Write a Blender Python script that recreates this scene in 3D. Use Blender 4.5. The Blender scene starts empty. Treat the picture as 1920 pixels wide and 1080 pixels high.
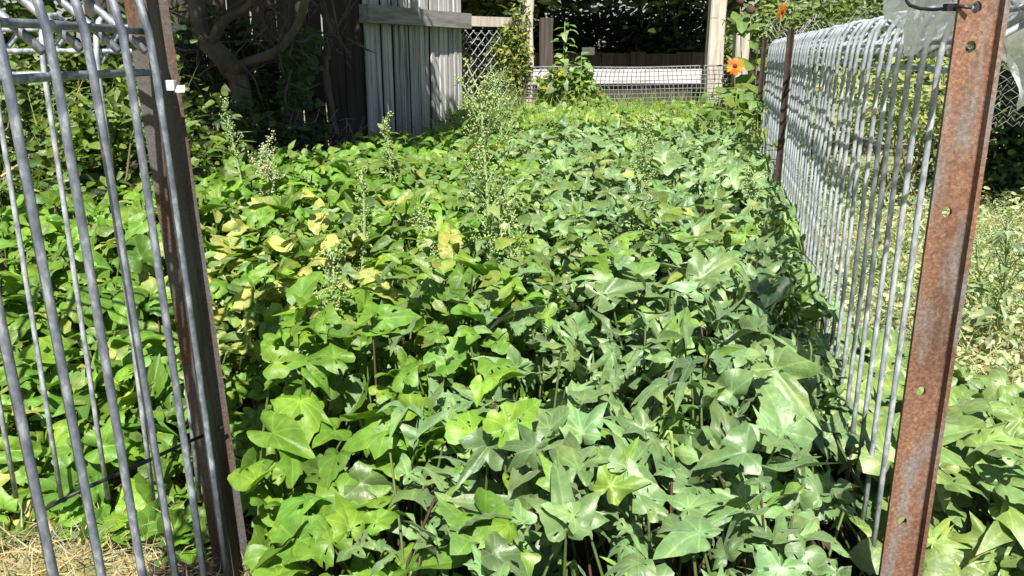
import bpy, bmesh, math, random
import numpy as np
from math import sin, cos, pi, radians, sqrt, atan2
from mathutils import Vector, Matrix

rng = np.random.default_rng(11)
random.seed(5)
S = bpy.context.scene
COL = S.collection

# ------------------------------------------------------------------ camera
F = 1560.0
PITCH = radians(15.8)
CZ = 0.78
cam_d = bpy.data.cameras.new('camera')
cam = bpy.data.objects.new('camera', cam_d)
COL.objects.link(cam)
cam.location = (0, 0, CZ)
cam.rotation_euler = (radians(90) - PITCH, 0, 0)
cam_d.sensor_width = 36
cam_d.lens = F / 1920 * 36
cam_d.clip_start = 0.02
cam_d.clip_end = 500
S.camera = cam

# ------------------------------------------------------------------ light
SUN_EL = radians(52)
SUN_X, SUN_Y = 0.06, -1.0            # the sun stands behind the camera, a little to the right
w = bpy.data.worlds.new('World')
S.world = w
w.use_nodes = True
wn = w.node_tree.nodes
wl = w.node_tree.links
sky = wn.new('ShaderNodeTexSky')
sky.sky_type = 'NISHITA'
sky.sun_disc = False
sky.sun_elevation = SUN_EL
sky.sun_rotation = atan2(SUN_X, SUN_Y)
wl.new(sky.outputs[0], wn['Background'].inputs[0])
wn['Background'].inputs[1].default_value = 0.05
hl = sqrt(SUN_X ** 2 + SUN_Y ** 2)
SUNV = Vector((SUN_X / hl * cos(SUN_EL), SUN_Y / hl * cos(SUN_EL), sin(SUN_EL)))
sd = bpy.data.lights.new('sun', 'SUN')
sd.energy = 5.0
sd.angle = radians(0.5)
sd.color = (1.0, 0.96, 0.88)
so = bpy.data.objects.new('sun', sd)
COL.objects.link(so)
so.location = SUNV * 30
so.rotation_euler = SUNV.to_track_quat('Z', 'Y').to_euler()
S.view_settings.view_transform = 'Standard'
S.view_settings.look = 'None'
S.view_settings.exposure = 1.08
S.view_settings.gamma = 1
S.cycles.max_bounces = 8
S.cycles.transparent_max_bounces = 12

# ------------------------------------------------------------------ pixel helpers (photo is 1920 x 1080)
def ray(x, y):
    u = (x - 960) / F
    v = (540 - y) / F
    return u, cos(PITCH) + v * sin(PITCH), -sin(PITCH) + v * cos(PITCH)

def P(x, y, Y):
    a, b, c = ray(x, y)
    return Vector((a * Y / b, Y, CZ + c * Y / b))

def Pz(x, y, z):
    a, b, c = ray(x, y)
    t = (z - CZ) / c
    return Vector((a * t, b * t, z))

# ------------------------------------------------------------------ object helpers
def tag(o, label=None, cat=None, group=None, kind=None):
    if label: o['label'] = label
    if cat: o['category'] = cat
    if group: o['group'] = group
    if kind: o['kind'] = kind
    return o

def empty(name, loc=(0, 0, 0), rz=0, label=None, cat=None, group=None):
    o = bpy.data.objects.new(name, None)
    COL.objects.link(o)
    o.location = loc
    o.rotation_euler = (0, 0, rz)
    o.empty_display_size = 0.1
    return tag(o, label, cat, group)

def leaf_parts(tm, pos, nrm, az, size, col, mat, root):
    R = frames(nrm, az)
    for i in range(len(pos)):
        g = Geo()
        g.inst(random.choice(tm), pos[i:i + 1], R[i:i + 1], np.asarray(size)[i:i + 1], col[i:i + 1])
        g.build('leaf', mat, root)

class Geo:
    """collects vertices, faces, uv and colour per vertex, then becomes one mesh"""
    def __init__(s):
        s.V = []; s.L = []; s.T = []; s.UV = []; s.C = []; s.n = 0
    def add(s, V, loops, totals, uv=None, col=None):
        V = np.asarray(V, float).reshape(-1, 3)
        s.V.append(V)
        s.L.append(np.asarray(loops, int) + s.n)
        s.T.append(np.asarray(totals, int))
        s.UV.append(np.zeros((len(V), 2)) if uv is None else np.asarray(uv, float))
        if col is None: col = (1, 1, 1)
        c = np.asarray(col, float)
        if c.ndim == 1: c = np.tile(c, (len(V), 1))
        s.C.append(c)
        s.n += len(V)
    def faces(s, V, fs, col=None, uv=None):
        s.add(V, [i for f in fs for i in f], [len(f) for f in fs], uv, col)
    def tube(s, pts, r, sides=6, col=None, cap=True):
        pts = [Vector(p) for p in pts]
        n = len(pts)
        rs = [r] * n if not hasattr(r, '__len__') else list(r)
        V = []; fs = []
        up = Vector((0.13, 0.21, 0.97)).normalized()
        a = None
        for i, p in enumerate(pts):
            d = (pts[min(i + 1, n - 1)] - pts[max(i - 1, 0)])
            if d.length < 1e-9: d = Vector((0, 0, 1))
            d.normalize()
            if a is None:
                a = d.cross(up)
                if a.length < 0.05: a = d.cross(Vector((1, 0, 0)))
            a = (a - d * a.dot(d))
            if a.length < 1e-6: a = d.orthogonal()
            a.normalize()
            b = d.cross(a)
            for k in range(sides):
                t = 2 * pi * k / sides
                V.append(p + (a * cos(t) + b * sin(t)) * rs[i])
        for i in range(n - 1):
            for k in range(sides):
                k2 = (k + 1) % sides
                fs.append((i * sides + k, i * sides + k2, (i + 1) * sides + k2, (i + 1) * sides + k))
        if cap:
            fs.append(tuple(range(sides - 1, -1, -1)))
            fs.append(tuple((n - 1) * sides + k for k in range(sides)))
        s.faces([tuple(v) for v in V], fs, col)
    def box(s, c, dims, rz=0, col=None, jit=0.0):
        hx, hy, hz = dims[0] / 2, dims[1] / 2, dims[2] / 2
        V = []
        for z in (-hz, hz):
            for x, y in ((-hx, -hy), (hx, -hy), (hx, hy), (-hx, hy)):
                x += random.uniform(-jit, jit); y += random.uniform(-jit, jit)
                V.append((c[0] + x * cos(rz) - y * sin(rz), c[1] + x * sin(rz) + y * cos(rz), c[2] + z))
        s.faces(V, [(0, 3, 2, 1), (4, 5, 6, 7), (0, 1, 5, 4), (1, 2, 6, 5), (2, 3, 7, 6), (3, 0, 4, 7)], col)
    def inst(s, tmpl, pos, rot, scale, col):
        """many copies of a leaf template: pos Nx3, rot Nx3x3, scale N or Nx3, col Nx3"""
        TV, TL, TT, TUV = tmpl
        N = len(pos)
        if N == 0: return
        sc = np.asarray(scale, float)
        if sc.ndim == 1: sc = np.repeat(sc[:, None], 3, 1)
        VV = np.einsum('nij,nvj->nvi', rot, TV[None] * sc[:, None, :]) + pos[:, None, :]
        nv = len(TV)
        L = (TL[None] + (np.arange(N) * nv)[:, None]).ravel()
        s.add(VV.reshape(-1, 3), L, np.tile(TT, N), np.tile(TUV, (N, 1)), np.repeat(col, nv, 0))
    def build(s, name, mat, parent=None, smooth=True, loc=None):
        V = np.concatenate(s.V); L = np.concatenate(s.L); T = np.concatenate(s.T)
        UV = np.concatenate(s.UV); C = np.concatenate(s.C)
        if loc is not None: V = V - np.array(loc)
        me = bpy.data.meshes.new(name)
        me.vertices.add(len(V)); me.vertices.foreach_set('co', V.astype(np.float32).ravel())
        me.loops.add(len(L)); me.loops.foreach_set('vertex_index', L.astype(np.int32))
        me.polygons.add(len(T))
        st = np.zeros(len(T), np.int32); st[1:] = np.cumsum(T)[:-1]
        me.polygons.foreach_set('loop_start', st)
        me.polygons.foreach_set('loop_total', T.astype(np.int32))
        me.polygons.foreach_set('use_smooth', np.full(len(T), smooth))
        uvl = me.uv_layers.new(name='UVMap')
        uvl.data.foreach_set('uv', UV[L].astype(np.float32).ravel())
        ca = me.color_attributes.new('tint', 'FLOAT_COLOR', 'POINT')
        ca.data.foreach_set('color', np.concatenate([C, np.ones((len(C), 1))], 1).astype(np.float32).ravel())
        me.update(calc_edges=True)
        me.validate()
        me.materials.append(mat)
        o = bpy.data.objects.new(name, me)
        COL.objects.link(o)
        if parent is not None: o.parent = parent
        if loc is not None: o.location = loc
        return o

# ------------------------------------------------------------------ materials
def mat_new(name):
    m = bpy.data.materials.new(name)
    m.use_nodes = True
    nt = m.node_tree
    nt.nodes.clear()
    out = nt.nodes.new('ShaderNodeOutputMaterial')
    return m, nt, out

def nd(nt, typ, ins=None, **kw):
    n = nt.nodes.new(typ)
    for k, v in kw.items(): setattr(n, k, v)
    for k, v in (ins or {}).items():
        if hasattr(v, 'is_linked') or isinstance(v, bpy.types.NodeSocket): nt.links.new(v, n.inputs[k])
        else: n.inputs[k].default_value = v
    return n

def mth(nt, op, a, b=None, c=None):
    n = nt.nodes.new('ShaderNodeMath'); n.operation = op
    for i, v in enumerate((a, b, c)):
        if v is None: continue
        if isinstance(v, bpy.types.NodeSocket): nt.links.new(v, n.inputs[i])
        else: n.inputs[i].default_value = v
    return n.outputs[0]

def mixc(nt, fac, a, b, typ='MIX'):
    n = nt.nodes.new('ShaderNodeMix'); n.data_type = 'RGBA'; n.blend_type = typ
    for i, v in ((0, fac), (6, a), (7, b)):
        if isinstance(v, bpy.types.NodeSocket): nt.links.new(v, n.inputs[i])
        elif i == 0: n.inputs[i].default_value = v
        else: n.inputs[i].default_value = (*v, 1) if len(v) == 3 else v
    return n.outputs[2]

def ramp(nt, fac, stops):
    n = nt.nodes.new('ShaderNodeValToRGB')
    nt.links.new(fac, n.inputs[0])
    e = n.color_ramp.elements
    while len(e) < len(stops): e.new(0.5)
    for el, (p, c) in zip(e, stops):
        el.position = p
        el.color = (*c, 1) if len(c) == 3 else c
    return n.outputs[0]

def leaf_mat(name, rough=0.42, trans=0.32, veins=True, spec=0.5, tr_tint=(1.3, 1.6, 0.4), sheen=0.0):
    m, nt, out = mat_new(name)
    at = nd(nt, 'ShaderNodeAttribute', attribute_name='tint')
    col = at.outputs['Color']
    geo = nd(nt, 'ShaderNodeNewGeometry')
    nz = nd(nt, 'ShaderNodeTexNoise', {'Vector': geo.outputs['Position'], 'Scale': 70.0, 'Detail': 3.0})
    vari = ramp(nt, nz.outputs[0], [(0.3, (0.78, 0.8, 0.75)), (0.7, (1.2, 1.17, 1.2))])
    base = mixc(nt, 1.0, col, vari, 'MULTIPLY')
    n5 = nd(nt, 'ShaderNodeTexNoise', {'Vector': geo.outputs['Position'], 'Scale': 22.0, 'Detail': 4.0})
    base = mixc(nt, ramp(nt, n5.outputs[0], [(0.52, (0, 0, 0)), (0.72, (0.8, 0.8, 0.8))]), base, mixc(nt, 1.0, base, (1.55, 1.2, 0.95), 'MULTIPLY'))
    n6 = nd(nt, 'ShaderNodeTexNoise', {'Vector': geo.outputs['Position'], 'Scale': 150.0, 'Detail': 2.0})
    base = mixc(nt, ramp(nt, n6.outputs[0], [(0.70, (0, 0, 0)), (0.76, (0.7, 0.7, 0.7))]), base, (0.13, 0.09, 0.04))
    bump_in = nz.outputs[0]
    if veins:
        uv = nd(nt, 'ShaderNodeUVMap', uv_map='UVMap')
        sep = nd(nt, 'ShaderNodeSeparateXYZ', {0: uv.outputs[0]})
        ux, uy = sep.outputs[0], sep.outputs[1]
        ax = mth(nt, 'ABSOLUTE', ux)
        dmin = ax
        for ang in (36, 68, 112):
            ca, sa = cos(radians(ang)), sin(radians(ang))
            d = mth(nt, 'ABSOLUTE', mth(nt, 'SUBTRACT', mth(nt, 'MULTIPLY', ax, ca), mth(nt, 'MULTIPLY', uy, sa)))
            dmin = mth(nt, 'MINIMUM', dmin, d)
        main = mth(nt, 'LESS_THAN', dmin, 0.016)
        ph = mth(nt, 'FRACT', mth(nt, 'MULTIPLY', mth(nt, 'SUBTRACT', uy, mth(nt, 'MULTIPLY', ax, 0.75)), 8.5))
        sec = mth(nt, 'LESS_THAN', mth(nt, 'ABSOLUTE', mth(nt, 'SUBTRACT', ph, 0.5)), 0.07)
        vm = mth(nt, 'MAXIMUM', mth(nt, 'MULTIPLY', main, 0.5), mth(nt, 'MULTIPLY', sec, 0.22))
        lite = mixc(nt, 1.0, base, (1.7, 1.6, 1.7), 'MULTIPLY')
        base = mixc(nt, vm, base, lite)
        bump_in = mth(nt, 'SUBTRACT', mth(nt, 'MULTIPLY', nz.outputs[0], 0.6), mth(nt, 'MULTIPLY', vm, 0.8))
    bp = nd(nt, 'ShaderNodeBump', {'Height': bump_in, 'Strength': 0.5, 'Distance': 0.006})
    pr = nd(nt, 'ShaderNodeBsdfPrincipled', {'Base Color': base, 'Roughness': rough, 'Normal': bp.outputs[0]})
    pr.inputs['Specular IOR Level'].default_value = spec
    if sheen:
        pr.inputs['Sheen Weight'].default_value = sheen
        pr.inputs['Sheen Roughness'].default_value = 0.4
    tl = nd(nt, 'ShaderNodeBsdfTranslucent', {'Color': mixc(nt, 1.0, base, tr_tint, 'MULTIPLY')})
    mx = nd(nt, 'ShaderNodeMixShader', {0: trans, 1: pr.outputs[0], 2: tl.outputs[0]})
    nt.links.new(mx.outputs[0], out.inputs[0])
    return m

def simple_mat(name, stops, scale=8, detail=5, rough=0.8, metal=0.0, stretch=(1, 1, 1), bump=0.3, dist=0.005, spec=0.4, use_tint=False, objrand=0.0, coords='Object'):
    m, nt, out = mat_new(name)
    tc = nd(nt, 'ShaderNodeTexCoord')
    mp = nd(nt, 'ShaderNodeMapping', {'Vector': tc.outputs[coords], 'Scale': stretch})
    vec = mp.outputs[0]
    if objrand:
        oi = nd(nt, 'ShaderNodeObjectInfo')
        off = nd(nt, 'ShaderNodeCombineXYZ', {0: mth(nt, 'MULTIPLY', oi.outputs['Random'], 37.0), 1: mth(nt, 'MULTIPLY', oi.outputs['Random'], 13.0)})
        va = nd(nt, 'ShaderNodeVectorMath', {0: vec, 1: off.outputs[0]}, operation='ADD')
        vec = va.outputs[0]
    nz = nd(nt, 'ShaderNodeTexNoise', {'Vector': vec, 'Scale': scale, 'Detail': detail, 'Roughness': 0.65})
    base = ramp(nt, nz.outputs[0], stops)
    if objrand:
        g = mth(nt, 'ADD', mth(nt, 'MULTIPLY', oi.outputs['Random'], objrand), 1.0 - objrand / 2)
        cc = nd(nt, 'ShaderNodeCombineColor', {0: g, 1: g, 2: g})
        base = mixc(nt, 1.0, base, cc.outputs[0], 'MULTIPLY')
    if use_tint:
        at = nd(nt, 'ShaderNodeAttribute', attribute_name='tint')
        base = mixc(nt, 1.0, base, at.outputs['Color'], 'MULTIPLY')
    bp = nd(nt, 'ShaderNodeBump', {'Height': nz.outputs[0], 'Strength': bump, 'Distance': dist})
    pr = nd(nt, 'ShaderNodeBsdfPrincipled', {'Base Color': base, 'Roughness': rough, 'Metallic': metal, 'Normal': bp.outputs[0]})
    pr.inputs['Specular IOR Level'].default_value = spec
    nt.links.new(pr.outputs[0], out.inputs[0])
    return m

M = {}
M['heart'] = leaf_mat('heart_leaf', 0.47, 0.24, spec=0.4)
M['lobed'] = leaf_mat('lobed_leaf', 0.48, 0.14, spec=0.7, sheen=0.2)
M['leaf'] = leaf_mat('plain_leaf', 0.45, 0.34, veins=False)
M['dark_leaf'] = leaf_mat('dark_leaf', 0.5, 0.2, veins=False)
M['grass'] = leaf_mat('grass_blade', 0.55, 0.3, veins=False, spec=0.3)
M['seed'] = leaf_mat('seed_head', 0.7, 0.2, veins=False, spec=0.2)
M['petal'] = leaf_mat('petal', 0.55, 0.35, veins=False, spec=0.3, tr_tint=(1.2, 0.9, 0.5))
M['stem'] = simple_mat('stem', [(0.3, (0.8, 0.8, 0.8)), (0.7, (1.1, 1.1, 1.1))], 40, rough=0.6, use_tint=True)
M['galv'] = simple_mat('galvanised_steel', [(0.36, (0.15, 0.165, 0.195)), (0.52, (0.34, 0.365, 0.40)), (0.68, (0.56, 0.585, 0.62))], 90, 6, 0.48, 0.25, (1, 1, 0.5), 0.15, 0.001, 0.5)
M['galv_shade'] = simple_mat('shade_tinted_galvanised_steel', [(0.36, (0.09, 0.105, 0.14)), (0.53, (0.18, 0.20, 0.245)), (0.68, (0.40, 0.425, 0.47))], 70, 6, 0.45, 0.35, (1, 1, 0.5), 0.15, 0.001, 0.5)  # shade on the gate bars is put into this darker steel colour
M['bark'] = simple_mat('bark', [(0.3, (0.035, 0.028, 0.023)), (0.55, (0.12, 0.10, 0.085)), (0.8, (0.21, 0.18, 0.155))], 14, 8, 0.9, 0, (1, 1, 0.3), 1.0, 0.02)
M['twig'] = simple_mat('twig', [(0.3, (0.16, 0.14, 0.125)), (0.7, (0.34, 0.30, 0.27))], 30, 4, 0.9)
M['soil'] = simple_mat('soil', [(0.3, (0.03, 0.022, 0.015)), (0.6, (0.075, 0.055, 0.038)), (0.8, (0.13, 0.10, 0.07))], 22, 8, 0.95, 0, (1, 1, 1), 0.8, 0.02)
M['lawn'] = simple_mat('lawn', [(0.3, (0.10, 0.12, 0.035)), (0.55, (0.26, 0.24, 0.11)), (0.75, (0.40, 0.35, 0.21))], 9, 8, 0.95, 0, (1, 1, 1), 0.8, 0.02)
M['grey_wood'] = simple_mat('weathered_wood', [(0.30, (0.06, 0.056, 0.053)), (0.42, (0.27, 0.26, 0.255)), (0.58, (0.45, 0.44, 0.435)), (0.8, (0.58, 0.57, 0.56))], 16, 8, 0.85, 0, (2.2, 2.2, 0.12), 0.5, 0.004, 0.3, objrand=0.35)
M['beam_wood'] = simple_mat('weathered_beam', [(0.25, (0.08, 0.075, 0.07)), (0.5, (0.24, 0.23, 0.22)), (0.75, (0.36, 0.35, 0.33))], 14, 8, 0.85, 0, (0.25, 2, 3), 0.5, 0.004, 0.3)
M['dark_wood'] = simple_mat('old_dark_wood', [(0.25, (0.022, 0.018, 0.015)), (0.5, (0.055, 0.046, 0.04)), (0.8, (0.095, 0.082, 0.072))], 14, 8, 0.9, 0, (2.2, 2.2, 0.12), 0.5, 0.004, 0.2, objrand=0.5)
M['pale_wood'] = simple_mat('pale_timber', [(0.3, (0.22, 0.19, 0.155)), (0.5, (0.42, 0.375, 0.315)), (0.75, (0.55, 0.505, 0.435))], 12, 8, 0.85, 0, (2.5, 2.5, 0.18), 0.5, 0.004, 0.3, objrand=0.15)
M['white_paint'] = simple_mat('old_white_paint', [(0.3, (0.30, 0.28, 0.26)), (0.5, (0.56, 0.55, 0.55)), (0.75, (0.68, 0.68, 0.69))], 14, 8, 0.7, 0, (0.4, 1, 2), 0.3, 0.003)
M['black_plastic'] = simple_mat('black_plastic', [(0.3, (0.012, 0.012, 0.014)), (0.7, (0.03, 0.03, 0.034))], 60, 3, 0.45)
M['grey_net'] = simple_mat('grey_netting', [(0.3, (0.10, 0.10, 0.11)), (0.7, (0.22, 0.22, 0.24))], 20, 3, 0.6)
M['wire'] = simple_mat('chain_wire', [(0.3, (0.22, 0.22, 0.23)), (0.7, (0.42, 0.42, 0.43))], 30, 3, 0.55, 0.4)

def rust_mat(name, grey, dk=1.0):
    m, nt, out = mat_new(name)
    tc = nd(nt, 'ShaderNodeTexCoord')
    n1 = nd(nt, 'ShaderNodeTexNoise', {'Vector': tc.outputs['Object'], 'Scale': 260.0, 'Detail': 4.0, 'Roughness': 0.7})
    mp = nd(nt, 'ShaderNodeMapping', {'Vector': tc.outputs['Object'], 'Scale': (1, 1, 0.22)})
    n2 = nd(nt, 'ShaderNodeTexNoise', {'Vector': mp.outputs[0], 'Scale': 30.0, 'Detail': 5.0, 'Roughness': 0.6})
    fine = ramp(nt, n1.outputs[0], [(0.25, (0.07, 0.036, 0.025)), (0.5, (0.17, 0.087, 0.053)), (0.72, (0.30, 0.175, 0.112))])
    steel = ramp(nt, n1.outputs[0], [(0.3, tuple(0.10 * dk for _ in range(3))), (0.7, (0.23 * dk, 0.22 * dk, 0.21 * dk))])
    n3 = nd(nt, 'ShaderNodeTexNoise', {'Vector': mp.outputs[0], 'Scale': 13.0, 'Detail': 4.0})
    fine = mixc(nt, 1.0, fine, ramp(nt, n3.outputs[0], [(0.32, (0.5 * dk, 0.48 * dk, 0.5 * dk)), (0.6, (1.2 * dk, 1.15 * dk, 1.1 * dk))]), 'MULTIPLY')
    msk = ramp(nt, n2.outputs[0], [(grey, (0, 0, 0)), (grey + 0.14, (0.9, 0.9, 0.9))])
    base = mixc(nt, msk, fine, steel)
    bp = nd(nt, 'ShaderNodeBump', {'Height': n1.outputs[0], 'Strength': 0.5, 'Distance': 0.0015})
    pr = nd(nt, 'ShaderNodeBsdfPrincipled', {'Base Color': base, 'Roughness': 0.8, 'Metallic': 0.1, 'Normal': bp.outputs[0]})
    nt.links.new(pr.outputs[0], out.inputs[0])
    return m
M['rust'] = rust_mat('rusted_steel', 0.50)
M['grey_rust'] = rust_mat('weathered_rusted_steel', 0.40, 0.5)
M['shade_rust'] = simple_mat('shade_tinted_rusted_steel', [(0.3, (0.02, 0.015, 0.013)), (0.6, (0.06, 0.036, 0.027)), (0.85, (0.16, 0.08, 0.05))], 40, 5, 0.85)  # rust darkened so the colour carries the thin posts' shaded side

def film_mat():
    m, nt, out = mat_new('white_plastic_film')
    tc = nd(nt, 'ShaderNodeTexCoord')
    nz = nd(nt, 'ShaderNodeTexNoise', {'Vector': tc.outputs['Object'], 'Scale': 28.0, 'Detail': 2.0, 'Distortion': 2.5})
    bp = nd(nt, 'ShaderNodeBump', {'Height': nz.outputs[0], 'Strength': 0.9, 'Distance': 0.012})
    pr = nd(nt, 'ShaderNodeBsdfPrincipled', {'Base Color': (0.86, 0.87, 0.88, 1), 'Roughness': 0.2, 'Normal': bp.outputs[0]})
    tl = nd(nt, 'ShaderNodeBsdfTranslucent', {'Color': (0.95, 0.95, 0.96, 1)})
    tp = nd(nt, 'ShaderNodeBsdfTransparent', {'Color': (0.95, 0.95, 0.95, 1)})
    a = nd(nt, 'ShaderNodeMixShader', {0: 0.55, 1: pr.outputs[0], 2: tl.outputs[0]})
    b = nd(nt, 'ShaderNodeMixShader', {0: 0.28, 1: a.outputs[0], 2: tp.outputs[0]})
    nt.links.new(b.outputs[0], out.inputs[0])
    return m
M['film'] = film_mat()

# ------------------------------------------------------------------ leaf templates
def leaf_template(knots, nseg=36, rings=4, fold=0.15, droop=0.25, wave=0.04, side=0.0, seed=0, holes=0, ruffle=4):
    """leaf round its stalk joint: tip on +y, face up +z. knots: (degrees from tip, radius)"""
    r_ = random.Random(seed)
    ang = [k[0] for k in knots]
    # sample angles so that every knot is hit
    A = set(ang)
    while len(A) < nseg // 2 + 1:
        s = sorted(A)
        gaps = [(s[i + 1] - s[i], s[i]) for i in range(len(s) - 1)]
        g, a0 = max(gaps)
        A.add(a0 + g / 2)
    A = sorted(A)
    def rad(a):
        for i in range(len(knots) - 1):
            a0, r0, *k0 = knots[i]; a1, r1, *k1 = knots[i + 1]
            if a0 <= a <= a1:
                t = (a - a0) / (a1 - a0)
                s_ = t * t * (3 - 2 * t)
                # pointed at lobe tips, round in the sinuses
                if r0 > r1: t2 = t ** 0.75
                else: t2 = 1 - (1 - t) ** 0.75
                m = 0.5
                t3 = t2 * m + s_ * (1 - m)
                return r0 + (r1 - r0) * t3
        return knots[-1][1]
    full = [-a for a in reversed(A[1:])] + A
    jl = {a: 1 + r_.uniform(-0.06, 0.06) for a in full}
    V = [(0, 0, 0)]
    ph = r_.uniform(0, 6.28)
    for k in range(1, rings + 1):
        q = k / rings
        for a in full:
            R = rad(abs(a)) * jl[a] * q
            x, y = R * sin(radians(a)), R * cos(radians(a))
            z = fold * abs(x) * (1 - 0.4 * q) - droop * (x * x + y * y) + wave * q * q * sin(radians(a) * ruffle + ph) + side * x * y
            V.append((x, y, z))
    V = np.array(V)
    n = len(full)
    F_ = []
    for i in range(n - 1):
        F_.append((0, 1 + i, 2 + i))
    for k in range(1, rings):
        o0 = 1 + (k - 1) * n; o1 = 1 + k * n
        for i in range(n - 1):
            F_.append((o0 + i, o1 + i, o1 + i + 1, o0 + i + 1))
    for _ in range(holes):
        j = r_.randrange(n, len(F_))
        F_[j] = None
    F_ = [f[::-1] for f in F_ if f]
    return (V, np.array([i for f in F_ for i in f]), np.array([len(f) for f in F_]), V[:, :2].copy())

HEART = [(0, 1.0), (12, 0.80), (30, 0.66), (60, 0.60), (95, 0.58), (130, 0.56), (155, 0.46), (172, 0.2), (179, 0.06)]
HEART2 = [(0, 1.0), (14, 0.76), (40, 0.62), (62, 0.70), (85, 0.56), (120, 0.60), (150, 0.46), (172, 0.18), (179, 0.06)]
LOB3 = [(0, 1.12), (9, 0.84), (20, 0.56), (33, 0.38), (46, 0.55), (60, 0.88), (73, 0.56), (95, 0.40), (118, 0.42), (145, 0.32), (170, 0.14), (179, 0.05)]
LOB5 = [(0, 1.1), (9, 0.80), (20, 0.55), (30, 0.38), (42, 0.62), (50, 0.92), (60, 0.62), (78, 0.36), (92, 0.48), (104, 0.66), (118, 0.42), (145, 0.28), (170, 0.10), (179, 0.05)]
OVAL = [(0, 1.0), (10, 0.8), (25, 0.5), (50, 0.3), (90, 0.2), (130, 0.14), (179, 0.06)]
DIAM = [(0, 1.0), (12, 0.72), (28, 0.5), (45, 0.44), (60, 0.3), (110, 0.14), (179, 0.04)]

def variants(knots, n, seed, hi=True, **kw):
    r_ = random.Random(seed)
    out = []
    for i in range(n):
        kn = [(a, r * r_.uniform(0.9, 1.1)) for a, r in knots]
        out.append(leaf_template(kn, nseg=kw.get('nseg', 36 if hi else 20), rings=4 if hi else 2,
                                 fold=r_.uniform(0.15, 1.0), droop=r_.uniform(-0.1, 0.8), wave=r_.uniform(0.02, 0.11),
                                 side=r_.uniform(-0.25, 0.25), seed=seed * 31 + i, holes=(r_.choice([0, 1, 3, 6]) if hi else 0), ruffle=r_.choice([3, 4, 5])))
    return out
T_HEART = variants(HEART, 5, 1) + variants(HEART2, 4, 2)
ARROW = [(0, 1.12), (11, 0.80), (28, 0.54), (50, 0.47), (75, 0.52), (104, 0.66), (120, 0.48), (150, 0.30), (172, 0.14), (179, 0.05)]
T_LOB = variants(LOB3, 6, 3) + variants(LOB5, 3, 4) + variants(ARROW, 6, 14)
T_HEART_LO = variants(HEART, 4, 5, False)
T_LOB_LO = variants(LOB3, 4, 6, False, nseg=24) + variants(LOB5, 2, 7, False, nseg=28) + variants(ARROW, 3, 15, False, nseg=22)
T_OVAL = [leaf_template(OVAL, nseg=12, rings=1, fold=f, droop=d, wave=0.02, seed=i) for i, (f, d) in enumerate([(0.2, 0.1), (0.4, 0.3), (0.1, 0.5), (0.5, 0.1)])]
T_DIAM = [leaf_template(DIAM, nseg=12, rings=1, fold=f, droop=d, wave=0.02, seed=i) for i, (f, d) in enumerate([(0.2, 0.1), (0.4, 0.3), (0.1, 0.5)])]
T_HEART_XLO = variants(HEART, 4, 8, False, nseg=14)

def frames(normal, az):
    """rotation matrices from leaf normals (Nx3) and tip azimuths (N)"""
    nrm = normal / np.linalg.norm(normal, axis=1, keepdims=True)
    tip = np.stack([np.cos(az), np.sin(az), np.zeros(len(az))], 1)
    tip = tip - nrm * np.sum(tip * nrm, 1, keepdims=True)
    tip /= np.linalg.norm(tip, axis=1, keepdims=True) + 1e-9
    xx = np.cross(tip, nrm)
    return np.stack([xx, tip, nrm], 2)

def rand_dirs(n):
    v = rng.normal(size=(n, 3))
    return v / np.linalg.norm(v, axis=1, keepdims=True)

def colours(n, base, dv=0.18, dh=0.10):
    b = np.array(base)[None] * (1 + rng.normal(0, dv, (n, 1)))
    h = rng.normal(0, dh, (n, 1))
    b = b * np.concatenate([1 + h, 1 + 0.2 * h, 1 - h], 1)
    return np.clip(b, 0.004, 0.9)

def scatter(geo, tmpls, pos, normal, az, scale, col):
    R = frames(normal, az)
    k = rng.integers(0, len(tmpls), len(pos))
    for i, t in enumerate(tmpls):
        s = k == i
        geo.inst(t, pos[s], R[s], scale[s], col[s])

def wob(x, y, s=1.0, p=0.0):
    return (np.sin(x * 3.1 * s + p) * np.cos(y * 2.7 * s + 1.3 * p) + 0.6 * np.sin(x * 7.3 * s - y * 5.9 * s + 2 * p) + 0.4 * np.sin(x * 13 * s + y * 11 * s + p)) / 2.0

# ================================================================== SETTING
def ground_sheet():
    g = Geo()
    xs = np.concatenate([[-150, -60, -25, -12], np.linspace(-6, 6, 61), [12, 25, 60, 150]])
    ys = np.concatenate([[-40, -10, -3], np.linspace(-1, 12, 66), [20, 45, 100, 220]])
    X, Y = np.meshgrid(xs, ys)
    Z = 0.02 * wob(X, Y, 0.7) * (np.abs(X) < 8) * (Y < 13)
    V = np.stack([X, Y, Z], 2).reshape(-1, 3)
    nx = len(xs)
    fs = []
    for j in range(len(ys) - 1):
        for i in range(nx - 1):
            fs.append((j * nx + i, j * nx + i + 1, (j + 1) * nx + i + 1, (j + 1) * nx + i))
    g.faces(V, fs)
    o = g.build('ground', M['lawn'])
    tag(o, 'pale lawn and bare earth spread under the whole garden', 'ground', kind='structure')
    # the dug bed
    g = Geo()
    pts = [(-0.6, 0.3), (0.3, 0.3), (0.62, 0.9), (1.9, 6.7), (-0.5, 6.7), (-1.1, 4.6), (-1.75, 2.6), (-1.5, 1.35), (-0.55, 1.25)]
    g.faces([(x, y, 0.026 + 0.0) for x, y in pts], [tuple(range(len(pts)))])
    o = g.build('garden_bed', M['soil'])
    tag(o, 'dark soil of the vegetable bed under the leaves', 'soil', kind='structure')
ground_sheet()

FT = 0.2385                      # the right hand fence runs along (FT, 1)
FA = 0.25
def fence_x(y): return FA + FT * y

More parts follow.
